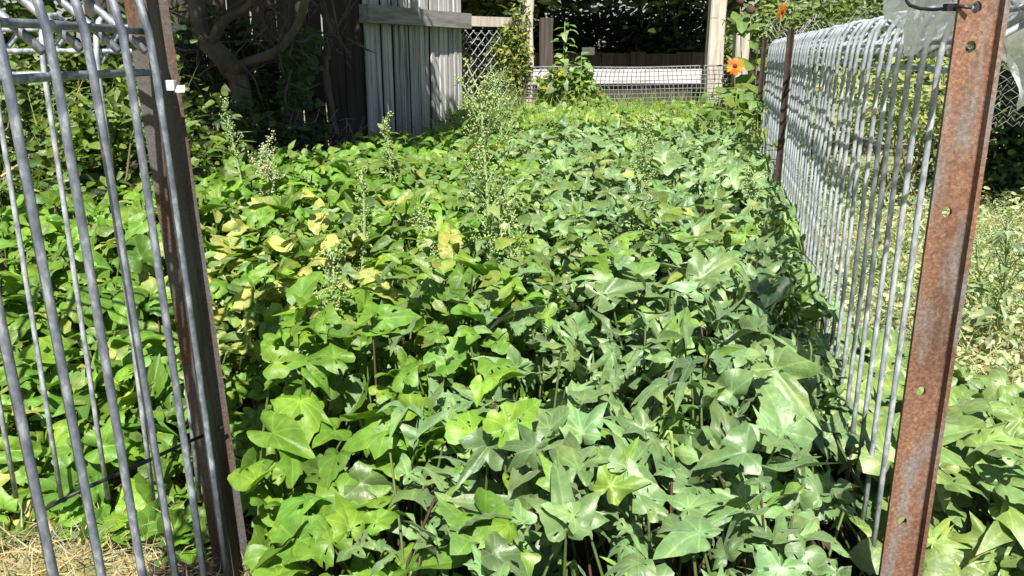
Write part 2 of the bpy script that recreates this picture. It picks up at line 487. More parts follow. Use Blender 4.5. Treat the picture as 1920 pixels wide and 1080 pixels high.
# ------------------------------------------------------------------ roll top fence panels
def wire_panel(name, label, p0, direction, outward, n, sp, zb, za, group=None, r=0.0037, tail=0.03, kz=0.88, endbar=False, mat='galv', lean=0.0, cat='fence panel'):
    d = Vector((direction[0], direction[1], 0)).normalized()
    root = empty(name, (p0[0], p0[1], 0), atan2(d.y, d.x), label, cat, group)
    side = 1 if (d.x * outward[1] - d.y * outward[0]) > 0 else -1      # local +y is left of d
    prof = [(0, zb), (0, zb + 0.25 * (za - zb)), (0, zb + 0.5 * (za - zb)), (0, zb + 0.75 * (za - zb)), (0, za), (0.002, za + 0.03), (0.009, za + 0.06), (0.02, za + 0.078), (0.034, za + 0.086), (0.05, za + 0.087),
            (0.064, za + 0.082), (0.073, za + 0.072), (0.072, za + 0.062), (0.062, za + 0.052), (0.03, za + 0.030), (0.008, za + 0.014)]
    root.rotation_euler[0] = lean
    prof = [(y, za + (z - za) * kz if z > za else z) for y, z in prof]
    g = Geo()
    g.tube([(0, side * y, z) for y, z in prof], r, 7)
    proto = g.build('upright_wire', M[mat], root)
    proto.location = (0, 0, 0)
    for i in range(1, n):
        c = proto.copy()
        COL.objects.link(c)
        c.parent = root
        c.location = (i * sp + random.uniform(-0.0015, 0.0015), 0, random.uniform(-0.002, 0.002))
        c.rotation_euler = (random.uniform(-0.003, 0.003), random.uniform(-0.004, 0.004), random.uniform(-0.015, 0.015))
    L = (n - 1) * sp
    for y, z in ((0.0095, za - 0.004), (0.016, za + 0.031 * kz), (0.024, za + 0.064 * kz), (0.061, za + 0.069 * kz)):
        g = Geo()
        m = max(3, n // 3)
        g.tube([(-tail + (L + 2 * tail) * i / m, side * y, z + 0.0015 * sin(i * 2.1)) for i in range(m + 1)], r * 0.95, 7)
        g.build('horizontal_wire', M[mat], root)
    if endbar:
        g = Geo()
        g.box((-0.019, 0, (zb + za) / 2), (0.016, 0.013, za - zb), 0)
        g.build('end_bar', M[mat], root, smooth=False)
    return root

ZA = 0.764
d_right = (FT, 1)
n1 = 27
sp1 = 0.0745
cosf = 1 / sqrt(1 + FT * FT)
y0 = 0.905
wire_panel('roll_top_fence_panel', 'near roll top fence panel right of the leaves, tied to the rusty post', (fence_x(y0), y0), d_right, (1, 0), n1, sp1, 0.10, ZA, 'roll top fence panels')
y1 = y0 + n1 * sp1 * cosf + 0.03
wire_panel('roll_top_fence_panel', 'farther roll top fence panel between the two thin dark posts', (fence_x(y1), y1), d_right, (1, 0), 20, sp1, 0.09, ZA, 'roll top fence panels')
wire_panel('roll_top_gate', 'open galvanised roll top gate nearest the camera at the left edge', (-0.400, 1.02), (0.0, -1), (-1, 0), 12, 0.075, 0.07, ZA - 0.002, r=0.0046, kz=1.4, endbar=False, mat='galv_shade', lean=0.03, cat='gate')
wire_panel('roll_top_fence_panel', 'thin galvanised fence panel standing behind the open gate left of the left post', (-0.500, 1.19), (-1, 0.03), (0, 1), 8, 0.075, 0.09, ZA - 0.01, 'roll top fence panels', r=0.0038)

# ------------------------------------------------------------------ steel posts (Y section)
def plate(g, base, dirv, length, z0, z1, thick, holes=(), hr=0.006, hc=0.5):
    """an upright flange with real round holes"""
    d = Vector((dirv[0], dirv[1], 0)).normalized()
    nrm = Vector((-d.y, d.x, 0)) * (thick / 2)
    def pt(u, z, sgn): return tuple(Vector((base[0], base[1], 0)) + d * u + Vector((0, 0, z)) + nrm * sgn)
    hs = sorted(holes)
    K = 16
    hh = hr * 1.7
    uc = length * hc
    V = []; fs = []
    def add(p): V.append(p); return len(V) - 1
    def quad2(u0, u1, za, zb_):
        for sgn in (1, -1):
            a = [add(pt(u0, za, sgn)), add(pt(u1, za, sgn)), add(pt(u1, zb_, sgn)), add(pt(u0, zb_, sgn))]
            fs.append(a if sgn < 0 else a[::-1])
    z = z0
    for h in hs:
        quad2(0, length, z, h - hh)
        quad2(0, uc - hh, h - hh, h + hh); quad2(uc + hh, length, h - hh, h + hh)
        rings = {}
        for sgn in (1, -1):
            inn, outr = [], []
            for k in range(K):
                t = 2 * pi * k / K
                cx, cz = cos(t), sin(t)
                m = max(abs(cx), abs(cz))
                inn.append(add(pt(uc + hr * cx, h + hr * 1.15 * cz, sgn)))
                outr.append(add(pt(uc + hh * cx / m, h + hh * cz / m, sgn)))
            for k in range(K):
                k2 = (k + 1) % K
                f = [outr[k], outr[k2], inn[k2], inn[k]]
                fs.append(f if sgn < 0 else f[::-1])
            rings[sgn] = inn
        for k in range(K):
            k2 = (k + 1) % K
            fs.append([rings[1][k], rings[1][k2], rings[-1][k2], rings[-1][k]])
        z = h + hh
    quad2(0, length, z, z1)
    e = [add(pt(length, z0, 1)), add(pt(length, z0, -1)), add(pt(length, z1, -1)), add(pt(length, z1, 1))]
    fs.append(e)
    e = [add(pt(0, z1, 1)), add(pt(length, z1, 1)), add(pt(length, z1, -1)), add(pt(0, z1, -1))]
    fs.append(e)
    g.faces(V, fs)

def steel_post(label, x, y, dirs, lens, zt, mat, holes=(), group='steel fence posts', th=0.0045, lean=(0, 0), hc=0.5, hr=0.006):
    g = Geo()
    for i, (dv, ln) in enumerate(zip(dirs, lens)):
        plate(g, (0, 0), dv, ln, -0.2, zt, th, holes if i == 0 else (), hr, hc)
    g.tube([(0, 0, -0.2), (0, 0, zt - 0.001)], th * 0.9, 8)
    o = g.build('steel_post', mat, smooth=False)
    o.location = (x, y, 0)
    o.rotation_euler = (lean[0], lean[1], 0)
    return tag(o, label, 'post', group)

RPY = 0.86
rp = P(1831, 300, RPY)
hz = [P(1800, yy, RPY).z for yy in (88, 398, 734, 977)] + [P(1800, 14, RPY).z, 0.11, 0.98]
steel_post('thick rusty steel post with a row of round holes at the right edge', rp.x, RPY, [(-1, 0.06), (0.03, -1), (0.42, 0.9)], [0.040, 0.0125, 0.008], 1.12, M['rust'], hz, th=0.005, hc=0.58, hr=0.0052)
lp = P(348, 300, 1.085)
steel_post('left steel post, rusty and grey, beside the open gate', lp.x + 0.018, 1.085, [(0.93, 0.36), (-0.97, 0.24), (0.16, -1)], [0.015, 0.042, 0.052], 1.1, M['grey_rust'], th=0.005, lean=(0, -0.042))
p = P(1490, 200, 2.9)
steel_post('thin dark rusted steel post in the middle of the right fence', fence_x(2.905) - 0.012, 2.905, [(-1, 0.2), (0.4, -0.9), (0.5, 0.8)], [0.011, 0.016, 0.02], 0.855, M['shade_rust'])
steel_post('thin dark steel post at the far end of the right fence', fence_x(4.47) - 0.015, 4.47, [(-1, 0.2), (0.4, -0.9), (0.5, 0.8)], [0.013, 0.018, 0.02], 0.85, M['shade_rust'])

# ties
def tie(label, pts, r, head=None):
    g = Geo()
    g.tube(pts, r, 6)
    if head is not None:
        root = empty('cable_tie', pts[0], 0, label, 'cable tie')
        o = g.build('strap', M['black_plastic'], root, loc=pts[0]); o.location = (0, 0, 0)
        h = Geo(); h.box(Vector(head) - Vector(pts[0]), (0.017, 0.008, 0.007), 0.1)
        h.build('lock_head', M['black_plastic'], root, smooth=False)
        return root
    o = g.build('cable_tie', M['black_plastic'])
    return tag(o, label, 'cable tie')
tie('long black plastic tie strung across the bars of the open gate to the left post', [P(70, 962, 0.84), P(150, 920, 0.86), P(260, 872, 0.92), P(345, 832, 1.0), P(385, 815, 1.055), P(420, 800, 1.07)], 0.0024)
w_t = Geo()
w_t.box((0, 0, 0), (0.012, 0.010, 0.012), 0.2, jit=0.003)
w_t.box((0.014, -0.004, -0.004), (0.009, 0.009, 0.008), 0.5, jit=0.002)
o = w_t.build('plastic_clip', simple_mat('white_plastic', [(0.3, (0.7, 0.7, 0.72)), (0.7, (0.82, 0.82, 0.83))], 20, rough=0.4), smooth=False)
o.location = P(318, 160, 1.045)
tag(o, 'small white plastic clip fixed to the left post at the gate rail', 'clip')

# ------------------------------------------------------------------ plastic bags on the right post
def bag_mesh():
    """film pulled over the end of the rolled fence top, open below, gathered under a tie"""
    g = Geo()
    NS, NA = 26, 30
    V = []
    d = Vector((FT, 1, 0)).normalized()
    side = Vector((d.y, -d.x, 0))                 # to the right of the fence
    for i in range(NS):
        s = i / (NS - 1)
        yy = 0.892 + 0.21 * s
        c = Vector((fence_x(yy), yy, 0))
        for k in range(NA):
            t = k / (NA - 1)
            a = pi * (1.10 - 1.25 * t)            # from left bottom over the top to right bottom
            rx = 0.040 + 0.028 * sin(pi * min(1, s * 1.5) / 2) 
            rz = 0.080
            lx = 0.03 + rx * cos(a)
            lz = ZA + 0.064 + rz * sin(a)
            if t < 0.3: lz -= (0.3 - t) * (0.0 + 0.10 * sin(pi * min(1, s * 1.6)) * (s < 0.625) - 0.08 * s)    # the near hem hangs lower than the far one
            end = max(0, (s - 0.8) / 0.2)
            lx = lx * (1 - 0.25 * end) + 0.03 * 0.25 * end
            cr = 0.008 * abs(sin(7 * s - 6 * t)) + 0.007 * sin(9 * s + 7 * t) + 0.004 * sin(23 * s - 15 * t) + 0.004 * abs(sin(13 * s + 11 * t * t))
            q = c + side * (lx + cr * cos(a)) + Vector((0, 0, lz + cr * sin(a)))
            V.append(tuple(q))
    fs = []
    for i in range(NS - 1):
        for k in range(NA - 1):
            fs.append((i * NA + k, i * NA + k + 1, (i + 1) * NA + k + 1, (i + 1) * NA + k))
    g.faces(V, fs)
    o = g.build('plastic_bag', M['film'])
    return tag(o, 'clear white plastic bag pulled over the fence top left of the rusty post', 'bag')
bag_mesh()
def bag_hanging():
    g = Geo()
    NU, NV = 18, 22
    V = []
    a = P(1868, -30, 1.02); b = P(1990, -40, 0.90)
    for j in range(NV):
        t = j / (NV - 1)
        for i in range(NU):
            s = i / (NU - 1)
            q = a.lerp(b, s)
            hem = 0.085 + 0.05 * min(1, max(0, (s - 0.1) * 4)) + 0.012 * sin(8 * s)
            q.z -= hem * t
            q.y += 0.012 * sin(7 * s + 3 * t) + 0.008 * sin(17 * s - 4 * t) - 0.02 * t
            q.x += 0.01 * t + 0.004 * sin(14 * t + 5 * s)
            V.append(tuple(q))
    fs = [(j * NU + i, j * NU + i + 1, (j + 1) * NU + i + 1, (j + 1) * NU + i) for j in range(NV - 1) for i in range(NU - 1)]
    g.faces(V, fs)
    o = g.build('plastic_bag', M['film'])
    return tag(o, 'loose sheet of white plastic bag hanging to the right of the rusty post', 'bag')
bag_hanging()
g = Geo()
g.tube([P(1860, 72, 0.95), P(1885, 58, 0.945), P(1905, 44, 0.935), P(1935, 18, 0.92), P(1990, -30, 0.9)], 0.006, 8)
o = g.build('bent_wire', M['galv']); tag(o, 'bent galvanised wire sticking out right of the rusty post in front of the plastic', 'wire')
tie('short black cable tie with its lock head around the bag at the rusty post', [P(1700, -14, 0.955), P(1700, 2, 0.94), P(1706, 10, 0.93), P(1725, 16, 0.915), P(1750, 18, 0.90), P(1775, 16, 0.885), P(1800, 12, 0.858), P(1822, 14, 0.852)], 0.0019, P(1787, 14, 0.872))

# ------------------------------------------------------------------ weathered timber wall, beyond the bed on the left
wa = Vector((-0.872, 5.05, 0)); wb = Vector((-0.372, 6.2, 0))
wd = (wb - wa).normalized(); wlen = (wb - wa).length
wrz = atan2(wd.y, wd.x)
wall = empty('timber_wall', wa, wrz, 'grey weathered wall of narrow upright boards behind the leaves', 'wall')
nb = 19
bw = wlen / nb
for i in range(nb):
    g = Geo()
    wv = bw * random.uniform(0.76, 0.93)
    yo = random.uniform(-0.010, 0.006)
    x0_ = (i + 0.5) * bw
    # lower board, slightly warped, with chamfered edges
    for (z0_, z1_) in ((0.03 + random.uniform(0, 0.04), 0.945), (1.045, 2.2)):
        V = []; fs = []
        nz_ = 6
        lean_ = random.uniform(-0.004, 0.004)
        for k in range(nz_ + 1):
            t = k / nz_
            z = z0_ + (z1_ - z0_) * t
            ox = lean_ * (t - 0.5) + random.uniform(-0.0012, 0.0012)
            V += [(x0_ - wv / 2 + ox, 0.0 + yo, z), (x0_ - wv / 2 + 0.004 + ox, -0.009 + yo, z), (x0_ + wv / 2 - 0.004 + ox, -0.009 + yo, z), (x0_ + wv / 2 + ox, 0.0 + yo, z)]
        for k in range(nz_):
            for q in range(3):
                fs.append((k * 4 + q, k * 4 + q + 1, k * 4 + 5 + q, k * 4 + 4 + q))
        g.faces(V, fs)
    g.build('board', M['grey_wood'], wall, smooth=False)
g = Geo(); g.box((wlen / 2, 0.035, 1.1), (wlen, 0.04, 2.1)); g.build('backing', M['dark_wood'], wall, smooth=False)
g = Geo(); g.box((wlen / 2 + 0.0, -0.045, 0.995), (wlen + 0.08, 0.06, 0.1), jit=0.003); g.build('rail', M['beam_wood'], wall, smooth=False)
# dark paling fence in the tree's shade, running to the left
fa = wa + Vector((-0.02, 0.02, 0))
fd = Vector((-1, 0.12, 0)).normalized()
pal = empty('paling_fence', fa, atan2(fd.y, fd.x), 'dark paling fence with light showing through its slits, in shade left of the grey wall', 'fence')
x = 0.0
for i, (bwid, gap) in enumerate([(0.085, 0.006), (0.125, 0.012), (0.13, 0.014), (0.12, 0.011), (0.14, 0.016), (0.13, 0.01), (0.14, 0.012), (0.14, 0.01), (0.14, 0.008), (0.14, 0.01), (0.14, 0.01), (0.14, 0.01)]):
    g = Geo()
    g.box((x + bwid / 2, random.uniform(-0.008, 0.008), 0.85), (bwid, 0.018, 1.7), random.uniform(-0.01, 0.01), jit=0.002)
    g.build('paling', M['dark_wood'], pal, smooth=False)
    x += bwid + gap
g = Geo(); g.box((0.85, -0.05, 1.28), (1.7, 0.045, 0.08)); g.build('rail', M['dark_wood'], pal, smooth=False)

# ------------------------------------------------------------------ back of the garden
def timber_post(label, a, width, zt, mat='pale_wood', depth=None, lean=0.0):
    g = Geo()
    n = 7
    V = []; fs = []
    hw = width / 2; hd = (depth or width) / 2
    c = 0.18
    for k in range(n + 1):
        z = -0.1 + (zt + 0.1) * k / n
        ox = random.uniform(-0.006, 0.006); 
        s_ = 1 + random.uniform(-0.03, 0.03)
        for sx, sy in ((-1, -1 + c), (-1 + c, -1), (1 - c, -1), (1, -1 + c), (1, 1 - c), (1 - c, 1), (-1 + c, 1), (-1, 1 - c)):
            V.append((sx * hw * s_ + ox + lean * z, sy * hd * s_, z))
    for k in range(n):
        for q in range(8):
            fs.append((k * 8 + q, k * 8 + (q + 1) % 8, (k + 1) * 8 + (q + 1) % 8, (k + 1) * 8 + q))
    fs.append(tuple(n * 8 + q for q in range(8)))
    g.faces(V, fs)
    o = g.build('timber_post', M[mat], smooth=False)
    o.location = (a.x, a.y, 0)
    return tag(o, label, 'post')
pL = P(990, 60, 6.7)
timber_post('rough timber post with vine leaves beside the chain wire panel', pL, 0.085, 1.75)
pR = P(1340, 100, 6.95)
timber_post('tall pale timber post at the right end of the netting', pR, 0.125, 1.9, lean=0.002)
pS = P(1392, 100, 5.6)
timber_post('short pale stake behind the orange flower', pS, 0.088, P(1392, 40, 5.6).z, lean=-0.01)
timber_post('broad grey brown timber post in shade beside the vine covered post', P(1024, 80, 8.4), 0.13, 1.10, mat='dark_wood')

# chain wire panel with pale top rail
ca = Vector((wb.x + 0.01, wb.y + 0.10, 0)); cb = Vector((pL.x - 0.04, pL.y, 0))
cd = (cb - ca); cl = cd.length
cw = empty('chain_wire_panel', ca, atan2(cd.y, cd.x), 'chain wire panel under a pale rail between the grey wall and the vine post', 'fence panel')
g = Geo()
zt_ = P(930, 50, 6.5).z
cs = 0.075
H_ = zt_ - 0.3
for fam in (1, -1):
    k = -int(H_ / cs) - 1
    while k * cs < cl + H_:
        pts = []
        m = int(H_ / (cs / 2))
        for j in range(m + 1):
            z = 0.3 + j * cs / 2
            xx = k * cs + fam * (j * cs / 2) + (0 if fam > 0 else H_)
            if 0 <= xx <= cl:
                pts.append((xx, 0.004 * (1 if (j + (fam > 0)) % 2 else -1), z))
        if len(pts) > 1: g.tube(pts, 0.0035, 4)
        k += 1
g.build('wire_mesh', M['wire'], cw)
g = Geo(); g.box((cl / 2, 0.02, zt_ + 0.035), (cl - 0.005, 0.04, 0.07), jit=0.003); g.build('top_rail', M['pale_wood'], cw, smooth=False)

# board rail and netting across the back
g = Geo()
a = P(968, 145, 6.85); b = P(1345, 145, 7.02)
zt_b, zb_b = P(1150, 130, 6.9).z, P(1150, 157, 6.9).z
mid = (a + b) / 2
o = Geo(); o.box((0, 0, 0), ((b - a).length, 0.035, zt_b - zb_b), atan2(b.y - a.y, b.x - a.x), jit=0.004)
o = o.build('rail_board', M['white_paint'], smooth=False); o.location = (mid.x, mid.y + 0.06, (zt_b + zb_b) / 2)
tag(o, 'whitewashed horizontal board behind the netting at the back', 'rail')
def netting():
    g = Geo()
    A = P(968, 125, 6.62); B = P(1405, 118, 6.72)
    zt = P(1150, 127, 6.65).z; zb = 0.27
    nx_, nz_ = 52, 12
    def q(i, j):
        s = i / nx_; t = j / nz_
        z = zt + (zb - zt) * t + 0.012 * s * (1 - t) + 0.005 * sin(9 * s + 2 * t)
        return Vector((A.x + (B.x - A.x) * s + 0.012 * sin(6 * t + 7 * s), A.y + (B.y - A.y) * s + 0.02 * sin(5 * s) * t, z))
    for i in range(nx_ + 1): g.tube([q(i, j) for j in range(nz_ + 1)], 0.0033, 4)
    for j in range(nz_ + 1): g.tube([q(i, j) for i in range(nx_ + 1)], 0.006 if j == 0 else 0.0033, 4)
    o = g.build('garden_netting', M['grey_net'])
    tag(o, 'grey square garden netting stretched across the back in front of the white board', 'netting')
netting()
g = Geo()
bx0 = P(1130, 185, 7.2)
for k in range(4):
    g.box((0, 0.0, 0.12 + 0.1 * k), (1.6, 0.03, 0.092), 0.02, jit=0.003)
o = g.build('dark_boards', M['dark_wood'], smooth=False); o.location = (0.95, 7.35, 0)
tag(o, 'dark horizontal boards low behind the netting under the white board', 'boards')

# far dark fence of wide boards under the trees
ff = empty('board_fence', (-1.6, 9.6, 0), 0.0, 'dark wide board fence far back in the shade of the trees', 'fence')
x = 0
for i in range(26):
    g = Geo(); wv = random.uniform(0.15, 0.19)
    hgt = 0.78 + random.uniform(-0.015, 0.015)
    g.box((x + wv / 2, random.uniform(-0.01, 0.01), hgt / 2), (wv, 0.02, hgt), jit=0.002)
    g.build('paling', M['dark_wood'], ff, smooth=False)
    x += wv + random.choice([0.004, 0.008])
g = Geo()
sp_ = P(1105, 96, 9.4)
g.box((0, 0, 0), (0.14, 0.008, 0.082), 0.0, jit=0.002)
o = g.build('metal_plate', M['white_paint'], smooth=False); o.location = (sp_.x, 9.52, sp_.z)
tag(o, 'small blank pale plate on the dark fence at the back', 'plate')

# ------------------------------------------------------------------ plants
def stem_tint(g, pts, r, col, sides=5): g.tube(pts, r, sides, col=col)

def bush(name, label, cat, c, rad, n, size, col, mat='leaf', tm=None, group=None, stems=10, hang=0.0, clump=7, flat=0.5, yellow=0.0, dv=0.25, tall=1.0):
    """leafy bush: leaves gathered in clumps through its volume, thin stems inside"""
    tm = tm or T_OVAL
    root = empty(name, (c[0], c[1], 0.0), 0, label, cat, group)
    cc = np.array([0, 0, c[2]])
    R = np.array(rad)
    # clump centres inside the ellipsoid
    cen = rand_dirs(clump * 6) * (rng.uniform(0.25, 1, (clump * 6, 1)) ** 0.45)
    k = rng.integers(0, len(cen), n)
    off = rng.normal(0, 0.16, (n, 3))
    pos = cc + (cen[k] + off) * R
    pos[:, 2] = np.maximum(pos[:, 2], 0.03)
    nrm = np.array([0.05, -0.35, 0.9])[None] * flat + rand_dirs(n) * 0.6 + (pos - cc) / R * 0.25
    az = rng.uniform(0, 2 * pi, n)
    sc = size * rng.uniform(0.55, 1.3, n)
    cl_ = colours(n, col, dv, 0.12)
    if yellow:
        y_ = rng.random(n) < yellow
        cl_[y_] = colours(y_.sum(), (0.42, 0.30, 0.03), 0.2, 0.05)
    g = Geo()
    scatter(g, tm, pos, nrm, az, sc, cl_)
    g.build('foliage', M[mat], root)
    g = Geo()
    for i in range(stems):
        e = pos[rng.integers(0, n)]
        b0 = np.array([rng.normal(0, R[0] * 0.25), rng.normal(0, R[1] * 0.25), 0.0])
        pts = [b0 + (e - b0) * t + np.array([rng.normal(0, 0.02), rng.normal(0, 0.02), 0.05 * sin(pi * t)]) for t in np.linspace(0, 1, 6)]
        g.tube(pts, [0.007 * (1 - 0.7 * t) for t in np.linspace(0, 1, 6)], 5, col=(0.12, 0.11, 0.05))
    g.build('stem', M['stem'], root)
    return root

def goosefoot(label, base, top, width, nbr=26, blobs=20, leafn=16, leafs=0.045, col=(0.22, 0.30, 0.12), head=0.5, group='goosefoot weeds', tip=(0.30, 0.40, 0.16)):
    """upright seeding weed: stem, toothed leaves, side spikes of pale seed clusters"""
    base = Vector(base); top = Vector(top)
    root = empty('goosefoot_weed', base, 0, label, 'weed', group)
    h = top - base
    def ax(t): return h * t + Vector((0.012 * sin(5 * t + base.x * 9), 0.01 * sin(4 * t), 0))
    g = Geo()
    g.tube([ax(t) for t in np.linspace(0, 1, 10)], [0.0055 * (1 - 0.8 * t) + 0.001 for t in np.linspace(0, 1, 10)], 6, col=(0.26, 0.34, 0.15))
    bp, ends = [], []
    for i in range(nbr):
        t = 1 - head * (i + 0.5) / nbr
        az = i * 2.4 + random.uniform(-0.4, 0.4)
        ln = width * (0.25 + 0.75 * sin(pi * min(1, (1 - t) / head * 0.75 + 0.12))) * random.uniform(0.35, 1.25)
        p0 = ax(t)
        d = Vector((cos(az), sin(az), 0)) * 0.6 + Vector((0, 0, 0.85))
        pts = [p0 + d * ln * s + Vector((0, 0, 0.1 * ln * s * s)) for s in (0, 0.35, 0.7, 1)]
        g.tube(pts, [0.0018, 0.0015, 0.0012, 0.0008], 4, col=(0.26, 0.34, 0.15), cap=False)
        bp.append(pts)
    g.build('stem', M['stem'], root)
    # seed clusters: many tiny lumps along each spike
    ico = np.array([(1, 0, 0), (-1, 0, 0), (0, 1, 0), (0, -1, 0), (0, 0, 1), (0, 0, -1)], float)
    fi = np.array([0, 2, 4, 2, 1, 4, 1, 3, 4, 3, 0, 4, 2, 0, 5, 1, 2, 5, 3, 1, 5, 0, 3, 5])
    tm = (ico, fi, np.full(8, 3), np.zeros((6, 2)))
    pos = []
    for pts in bp:
        for _ in range(int(blobs * 1.9)):
            s = random.random() ** 0.7
            a = pts[0].lerp(pts[-1], s)
            sp = 0.0025 + 0.035 * width
            pos.append(a + Vector((random.gauss(0, sp), random.gauss(0, sp), random.gauss(0, sp * 1.2))))
    for _ in range(blobs * 2):
        a = ax(1 - 0.22 * head * random.random())
        pos.append(a + Vector((random.gauss(0, 0.006), random.gauss(0, 0.006), random.gauss(0, 0.01))))
    pos = np.array([tuple(p_) for p_ in pos])
    g = Geo()
    n = len(pos)
    g.inst(tm, pos, frames(rand_dirs(n), rng.uniform(0, 6, n)), rng.uniform(0.0011, 0.0028, (n, 1)) * rng.uniform(0.7, 1.5, (n, 3)), colours(n, tip, 0.2, 0.08))
    g.build('seed_head', M['seed'], root)
    if leafn:
        ts = rng.uniform(0.08, 0.97, leafn)
        pos = np.array([tuple(ax(t)) for t in ts])
        az = np.arange(leafn) * 2.4 + rng.uniform(-0.3, 0.3, leafn)
        out = np.stack([np.cos(az), np.sin(az), np.zeros(leafn)], 1)
        pos = pos + out * (0.015 + 0.03 * (1 - ts))[:, None]
        nrm = np.array([[0, 0, 1.0]]) - out * rng.uniform(-0.5, 0.5, (leafn, 1)) + rand_dirs(leafn) * 0.4
        leaf_parts(T_DIAM, pos, nrm, az, leafs * (1.3 - 0.85 * ts) * rng.uniform(0.8, 1.3, leafn), colours(leafn, col, 0.15, 0.08), M['leaf'], root)
    return root

# ---- sweet potato ground cover -----------------------------------
def left_edge(y):
    return np.interp(y, [0.3, 0.5, 0.7, 0.85, 1.0, 1.15, 1.22, 1.3, 1.5, 2.3, 2.7, 3.4, 4.6, 5.6, 6.6], [-0.06, -0.17, -0.245, -0.30, -0.345, -0.60, -0.95, -1.15, -1.35, -1.75, -1.5, -1.15, -0.75, -0.35, -0.30])
def right_edge(y):
    return np.interp(y, [0.3, 0.8, 1.0, 1.3, 2.0, 6.6], [0.30, 0.37, 0.45, 0.55, 0.75, 1.9])
def canopy(x, y):
    h = np.interp(y, [0.4, 0.8, 1.2, 1.9, 3.0, 5.0, 6.6], [0.24, 0.28, 0.33, 0.37, 0.36, 0.33, 0.30])
    h = h + 0.045 * wob(x, y, 1.4, 0.7) + 0.02 * wob(x, y, 3.7, 2.1)
    # slopes down to the left front, where straw shows
    e = np.clip((x - left_edge(y)) / 0.35, 0, 1)
    low = np.where((x < -0.38) & (y < 2.2), np.interp(y, [1.2, 1.45, 2.0], [0.22, 0.62, 1.0]), 1.0)
    ed = np.clip((fence_x(y) + 0.02 - x) / 0.15, 0, 1)
    return h * (0.55 + 0.45 * e) * low * np.where(y < 1.35, 0.42 + 0.58 * ed, 0.72 + 0.28 * ed)

def bed_points(n, y0, y1, xl=None, xr=None):
    y = rng.uniform(y0, y1, n)
    x = rng.uniform(-1.9, 2.0, n)
    k = (x > left_edge(y)) & (x < right_edge(y))
    k &= ~((np.abs(x - rp.x) < 0.06) & (np.abs(y - RPY) < 0.05)) & ~((np.abs(x + 0.42) < 0.05) & (y < 1.2))
    return x[k], y[k]

def hand_leaves(gH, gL, gp):
    """four depths of leaves: the top ones face the sun, the lower ones fill the dark"""
    bands = [(0.5, 1.3, 5200, 1), (1.3, 2.4, 6400, 1), (2.4, 3.8, 7600, 0), (3.8, 6.55, 9500, 0)]
    for (ya, yb, n, hi) in bands:
        x, y = bed_points(n, ya, yb)
        n = len(x)
        lay = rng.random(n)
        h = canopy(x, y)
        z = h * np.where(lay < 0.5, rng.uniform(0.84, 1.16, n), rng.uniform(0.3, 0.86, n))
        # two varieties: hearts on the left, pointed lobes on the right
        bound = np.interp(y, [0.5, 0.9, 1.4, 2.0, 2.6, 4.0, 6.0], [-0.22, -0.12, -0.02, 0.05, 0.0, -0.1, 0.9]) + 0.12 * wob(x, y, 2.3, 4.0)
        lob = (x + rng.normal(0, 0.10, n)) > bound
        sun_h = np.array([SUN_X, SUN_Y, 0.0])
        nrm = np.where(lob[:, None], np.array([[0.05, -0.24, 0.90]]), np.array([[0.03, -0.28, 0.90]])) + rand_dirs(n) * np.where(lob, 0.82, 0.68)[:, None]
        nrm[:, 2] = np.abs(nrm[:, 2]) + 0.12
        az = rng.uniform(0, 2 * pi, n)
        # many tips point up the slope or sideways
        m = rng.random(n) < np.where(lob, 0.6, 0.35)
        az[m] = rng.normal(pi / 2, 0.8, m.sum())
        size = np.where(lob, 0.034 + 0.056 * rng.random(n) ** 1.6, 0.030 + 0.046 * rng.random(n) ** 1.5) * np.interp(y, [0.5, 1.2, 2.5, 6], [0.86, 1.0, 1.0, 0.85])
        cH = colours(n, (0.112, 0.218, 0.026), 0.22, 0.08)
        cL = colours(n, (0.122, 0.212, 0.070), 0.22, 0.05)
        fresh = rng.random(n) < 0.09
        cL[fresh] = colours(fresh.sum(), (0.125, 0.235, 0.035), 0.12, 0.06)
        yc = Pz(480, 480, 0.36)
        near_y = np.exp(-(((x - yc.x) / 0.35) ** 2 + ((y - yc.y) / 0.25) ** 2))
        old = rng.random(n) < 0.008 + 0.5 * near_y
        cH[old] = colours(old.sum(), (0.30, 0.33, 0.09), 0.15, 0.05)
        old = rng.random(n) < 0.006
        cL[old] = colours(old.sum(), (0.17, 0.25, 0.05), 0.15, 0.06)
        pos = np.stack([x, y, z], 1)
        for sel, geo, tm, cc in ((~lob, gH, T_HEART if hi else T_HEART_LO, cH), (lob, gL, T_LOB if hi else T_LOB_LO, cL)):
            scatter(geo, tm, pos[sel], nrm[sel], az[sel], size[sel][:, None] * np.stack([rng.uniform(0.6, 0.95, sel.sum()), rng.uniform(0.92, 1.15, sel.sum()), np.ones(sel.sum())], 1), cc[sel])
        if hi:
            for i in range(n):
                if z[i] < 0.1 or rng.random() < 0.6: continue
                b0 = Vector((x[i] + rng.normal(0, 0.05), y[i] + rng.normal(0, 0.05), 0.02))
                t_ = Vector(pos[i])
                mid = b0.lerp(t_, 0.55) + Vector((rng.normal(0, 0.015), rng.normal(0, 0.015), 0))
                c_ = (0.09, 0.13, 0.035) if rng.random() < 0.75 else (0.09, 0.05, 0.035)
                gp.tube([b0, mid, t_], [0.0026, 0.0022, 0.0018], 4, col=c_, cap=False)
gH, gL, gp = Geo(), Geo(), Geo()
hand_leaves(gH, gL, gp)
o = gH.build('heart_leaf_vines', M['heart']); tag(o, 'heart shaped bright green sweet potato leaves covering the left of the bed', 'ground cover', kind='stuff')
o = gL.build('lobed_leaf_vines', M['lobed']); tag(o, 'pointed lobed grey green sweet potato leaves covering the right of the bed', 'ground cover', kind='stuff')
o = gp.build('leaf_stalks', M['stem']); tag(o, 'green and reddish leaf stalks rising from the bed under the leaves', 'stalks', kind='stuff')

